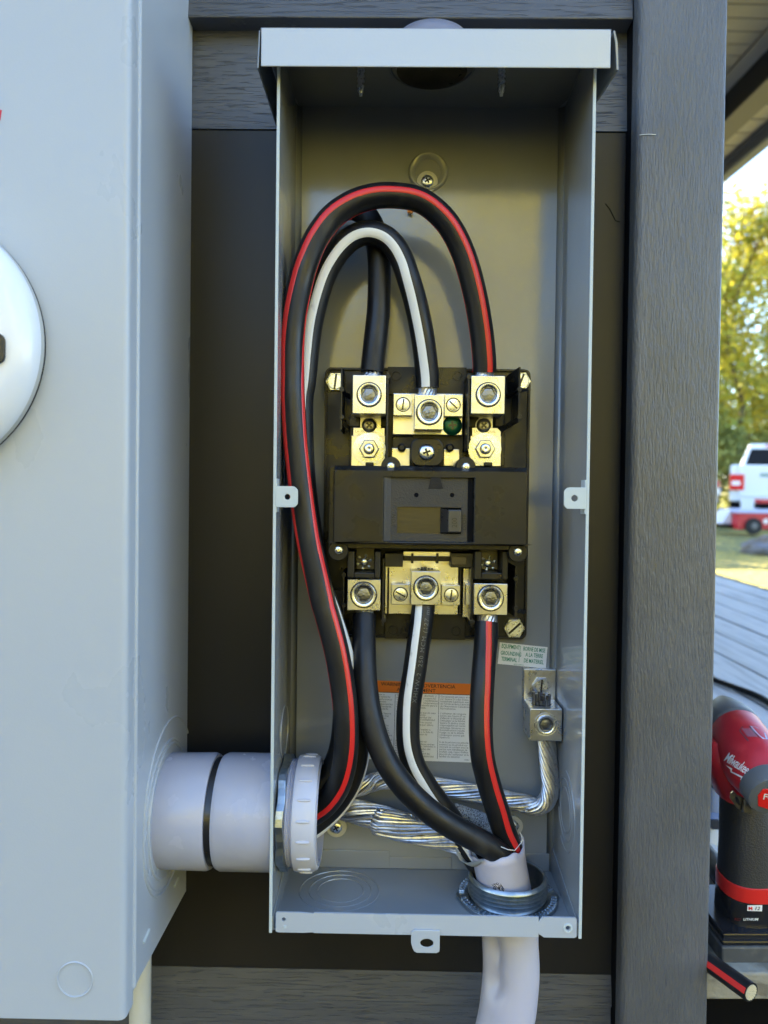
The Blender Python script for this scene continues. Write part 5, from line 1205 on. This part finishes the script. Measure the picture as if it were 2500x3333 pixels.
# boulder
m = MB(); bc = C10(760, 1640, 11.8); bmv = bmesh.new(); bmesh.ops.create_icosphere(bmv, subdivisions=4, radius=1)
from mathutils import noise as mn
vs = []
for v in bmv.verts:
    q = v.co*(1+.28*mn.noise(v.co*1.6)+.08*mn.noise(v.co*5)); vs.append((bc.x+q.x*.34, 11.8+q.y*.4, HG+.02+max(-.2, q.z)*.26))
m.add(vs, [tuple(v.index for v in f.verts) for f in bmv.faces]); bmv.free()
o = yard(m).build('boulder', mat('grey boulder', (.13, .13, .14), .8, bump=[((9, 9, 9), .8, .05, 5, None)], var=[((4, 4, 4), (.08, .065, .045), .45, .62)]), None, smooth=2); tag(o, 'grey weathered boulder lying on the grass in front of the red cooler', 'boulder')

# ================================================================== TREES
LV = [mat('golden autumn leaves', (.52, .44, .04), .6, trans=(.6, .48, .04), var=[((1.5, 1.5, 1.5), (.30, .34, .06), .42, .62)]),
      mat('yellow green leaves', (.40, .41, .12), .6, trans=(.4, .42, .12), var=[((1.5, 1.5, 1.5), (.25, .28, .09), .42, .62)])]
BK = mat('grey brown bark', (.09, .07, .05), .9, bump=[((20, 20, 4), 1, .02, 4, None)])
def leaves(cx, cy, cz, rx, ry, rz, n, size, rnd):
    vs = []; fs = []
    blobs = [(rnd.gauss(0, .45), rnd.gauss(0, .45), rnd.uniform(-.8, .85), rnd.uniform(.22, .42)) for _ in range(26)]
    for i in range(n):
        b = rnd.choice(blobs); d = Vector((rnd.gauss(0, 1), rnd.gauss(0, 1), rnd.gauss(0, 1))).normalized()*(rnd.random()**.45)*b[3]
        c = Vector((cx+(b[0]+d.x)*rx, cy+(b[1]+d.y)*ry, cz+(b[2]+d.z)*rz))
        e = Vector((rnd.gauss(0, 1), rnd.gauss(0, 1), rnd.gauss(0, 1))).normalized(); f = e.orthogonal().normalized(); s_ = size*rnd.uniform(.6, 1.3)
        k2 = len(vs); vs += [c-e*s_, c+f*s_*.6, c+e*s_, c-f*s_*.6]; fs.append((k2, k2+1, k2+2, k2+3))
    return vs, fs
def tree(x, y, h, r, n, lm, label, seed, size=.11, grp='trees at the edge of the yard', name='autumn_tree'):
    rnd = random.Random(seed); t = thing(name, tuple(W((x, y, HG))), label, 'tree', grp)
    m = MB(); base = Vector((x, y, HG)); pts = [base+Vector((rnd.uniform(-.1, .1)*i, rnd.uniform(-.1, .1)*i, h*.85*i/5)) for i in range(6)]
    m.tube(pts, lambda f: .09*(1-f*.8)*h/8, 10)
    for i in range(9):
        a = rnd.uniform(0, 6.28); z0 = rnd.uniform(.3, .75)*h; p0 = base+Vector((0, 0, z0)); p1 = p0+Vector((math.cos(a)*r*.75, math.sin(a)*r*.75, rnd.uniform(.3, 1.2)))
        m.tube([p0, p0.lerp(p1, .5)+Vector((0, 0, .2)), p1], lambda f: .028*(1-f*.8), 6)
    yard(m).build('trunk', BK, t, smooth=1)
    vs, fs = leaves(x, y, HG+h*.62, r, r, h*.42, n, size, rnd); m = MB(); m.add(vs, fs); yard(m).build('crown', lm, t, fixn=False)
tree(10.6, 22.0, 9.6, 3.1, 15000, LV[0], 'golden leaved tree directly above the white truck cab', 3)
tree(13.6, 24.5, 9.6, 3.2, 9000, LV[0], 'golden tree further right behind the truck bonnet', 5)
tree(8.2, 25.5, 9.4, 2.9, 10000, LV[0], 'golden tree behind the corner board edge, left of the truck', 8)
tree(11.8, 28.0, 8.6, 3.6, 17000, LV[1], 'olive green tree in the second row behind the truck', 11)
tree(9.3, 30.5, 8.6, 3.4, 14000, LV[1], 'olive green tree deepest in the wood, left of the truck', 12)
tree(15.2, 31.0, 7.6, 3.4, 4000, LV[1], 'olive green tree at the far right of the wood edge', 14)
def bush(x, y, w_, h, n, label, seed):
    rnd = random.Random(seed); t = thing('bush', tuple(W((x, y, HG))), label, 'bush', 'bushes at the foot of the wood')
    vs, fs = leaves(x, y, HG+h*.42, w_, 1.2, h*.6, n, .09, rnd); m = MB(); m.add(vs, fs); yard(m).build('foliage', LV[1], t, fixn=False)
    m = MB()
    for i in range(7): m.tube([(x+rnd.uniform(-.1, .1), y, HG), (x+rnd.uniform(-w_, w_)*.6, y+rnd.uniform(-.4, .4), HG+h*.8)], .02, 5)
    yard(m).build('stems', BK, t)
bush(9.6, 21.5, 2.2, 3.0, 7000, 'dense olive bush just left of the white truck cab', 21)
bush(13.0, 22.0, 2.4, 2.8, 6000, 'dense olive bush behind the white truck roof', 22)
bush(10.8, 26.5, 3.2, 3.4, 7000, 'taller olive bush deeper in the wood behind the truck', 23)
# unseen sunlit wood behind the camera, shaped to light and mirror into the box
rnd = random.Random(99); vs = []; fs = []
for i in range(34000):
    x = rnd.uniform(-26, 26); zt = 5.4+.9*math.sin(x*.45)+.8*math.sin(x*1.3+1)+6.5*math.exp(-((x-6)/4.2)**2); z = rnd.uniform(0, 1)*zt; y = -15-rnd.random()*4-.10*abs(x)*0
    c = Vector((x, y+1.2*math.sin(x*.9+z*.7), max(0, z))); e = Vector((rnd.gauss(0, 1), rnd.gauss(0, 1), rnd.gauss(0, 1))).normalized(); f = e.orthogonal().normalized(); s_ = rnd.uniform(.12, .30)
    k2 = len(vs); vs += [c-e*s_, c+f*s_*.7, c+e*s_, c-f*s_*.7]; fs.append((k2, k2+1, k2+2, k2+3))
m = MB(); m.add(vs, fs); o = m.build('woods', mat('bright yellow leaves', (.71, .61, .08), .6, trans=(.5, .46, .03)), None, fixn=False); tag(o, kind='stuff')
vs = []; fs = []
for i in range(15000):     # unseen leaf mass added beyond the house to shade the yard
    c = Vector(W((rnd.uniform(-11, 3.5), 25+rnd.uniform(-1.5, 1.5), HG+rnd.random()*9.6))); e = Vector((rnd.gauss(0, 1), rnd.gauss(0, 1), rnd.gauss(0, 1))).normalized(); f = e.orthogonal().normalized(); s_ = rnd.uniform(.12, .30)
    k2 = len(vs); vs += [c-e*s_, c+f*s_*.7, c+e*s_, c-f*s_*.7]; fs.append((k2, k2+1, k2+2, k2+3))
m = MB(); m.add(vs, fs); o = m.build('yard_shade_leaves', LV[1], None, fixn=False); tag(o, kind='stuff')
for o in list(bpy.data.objects):
    if '_o' in o: del o['_o']
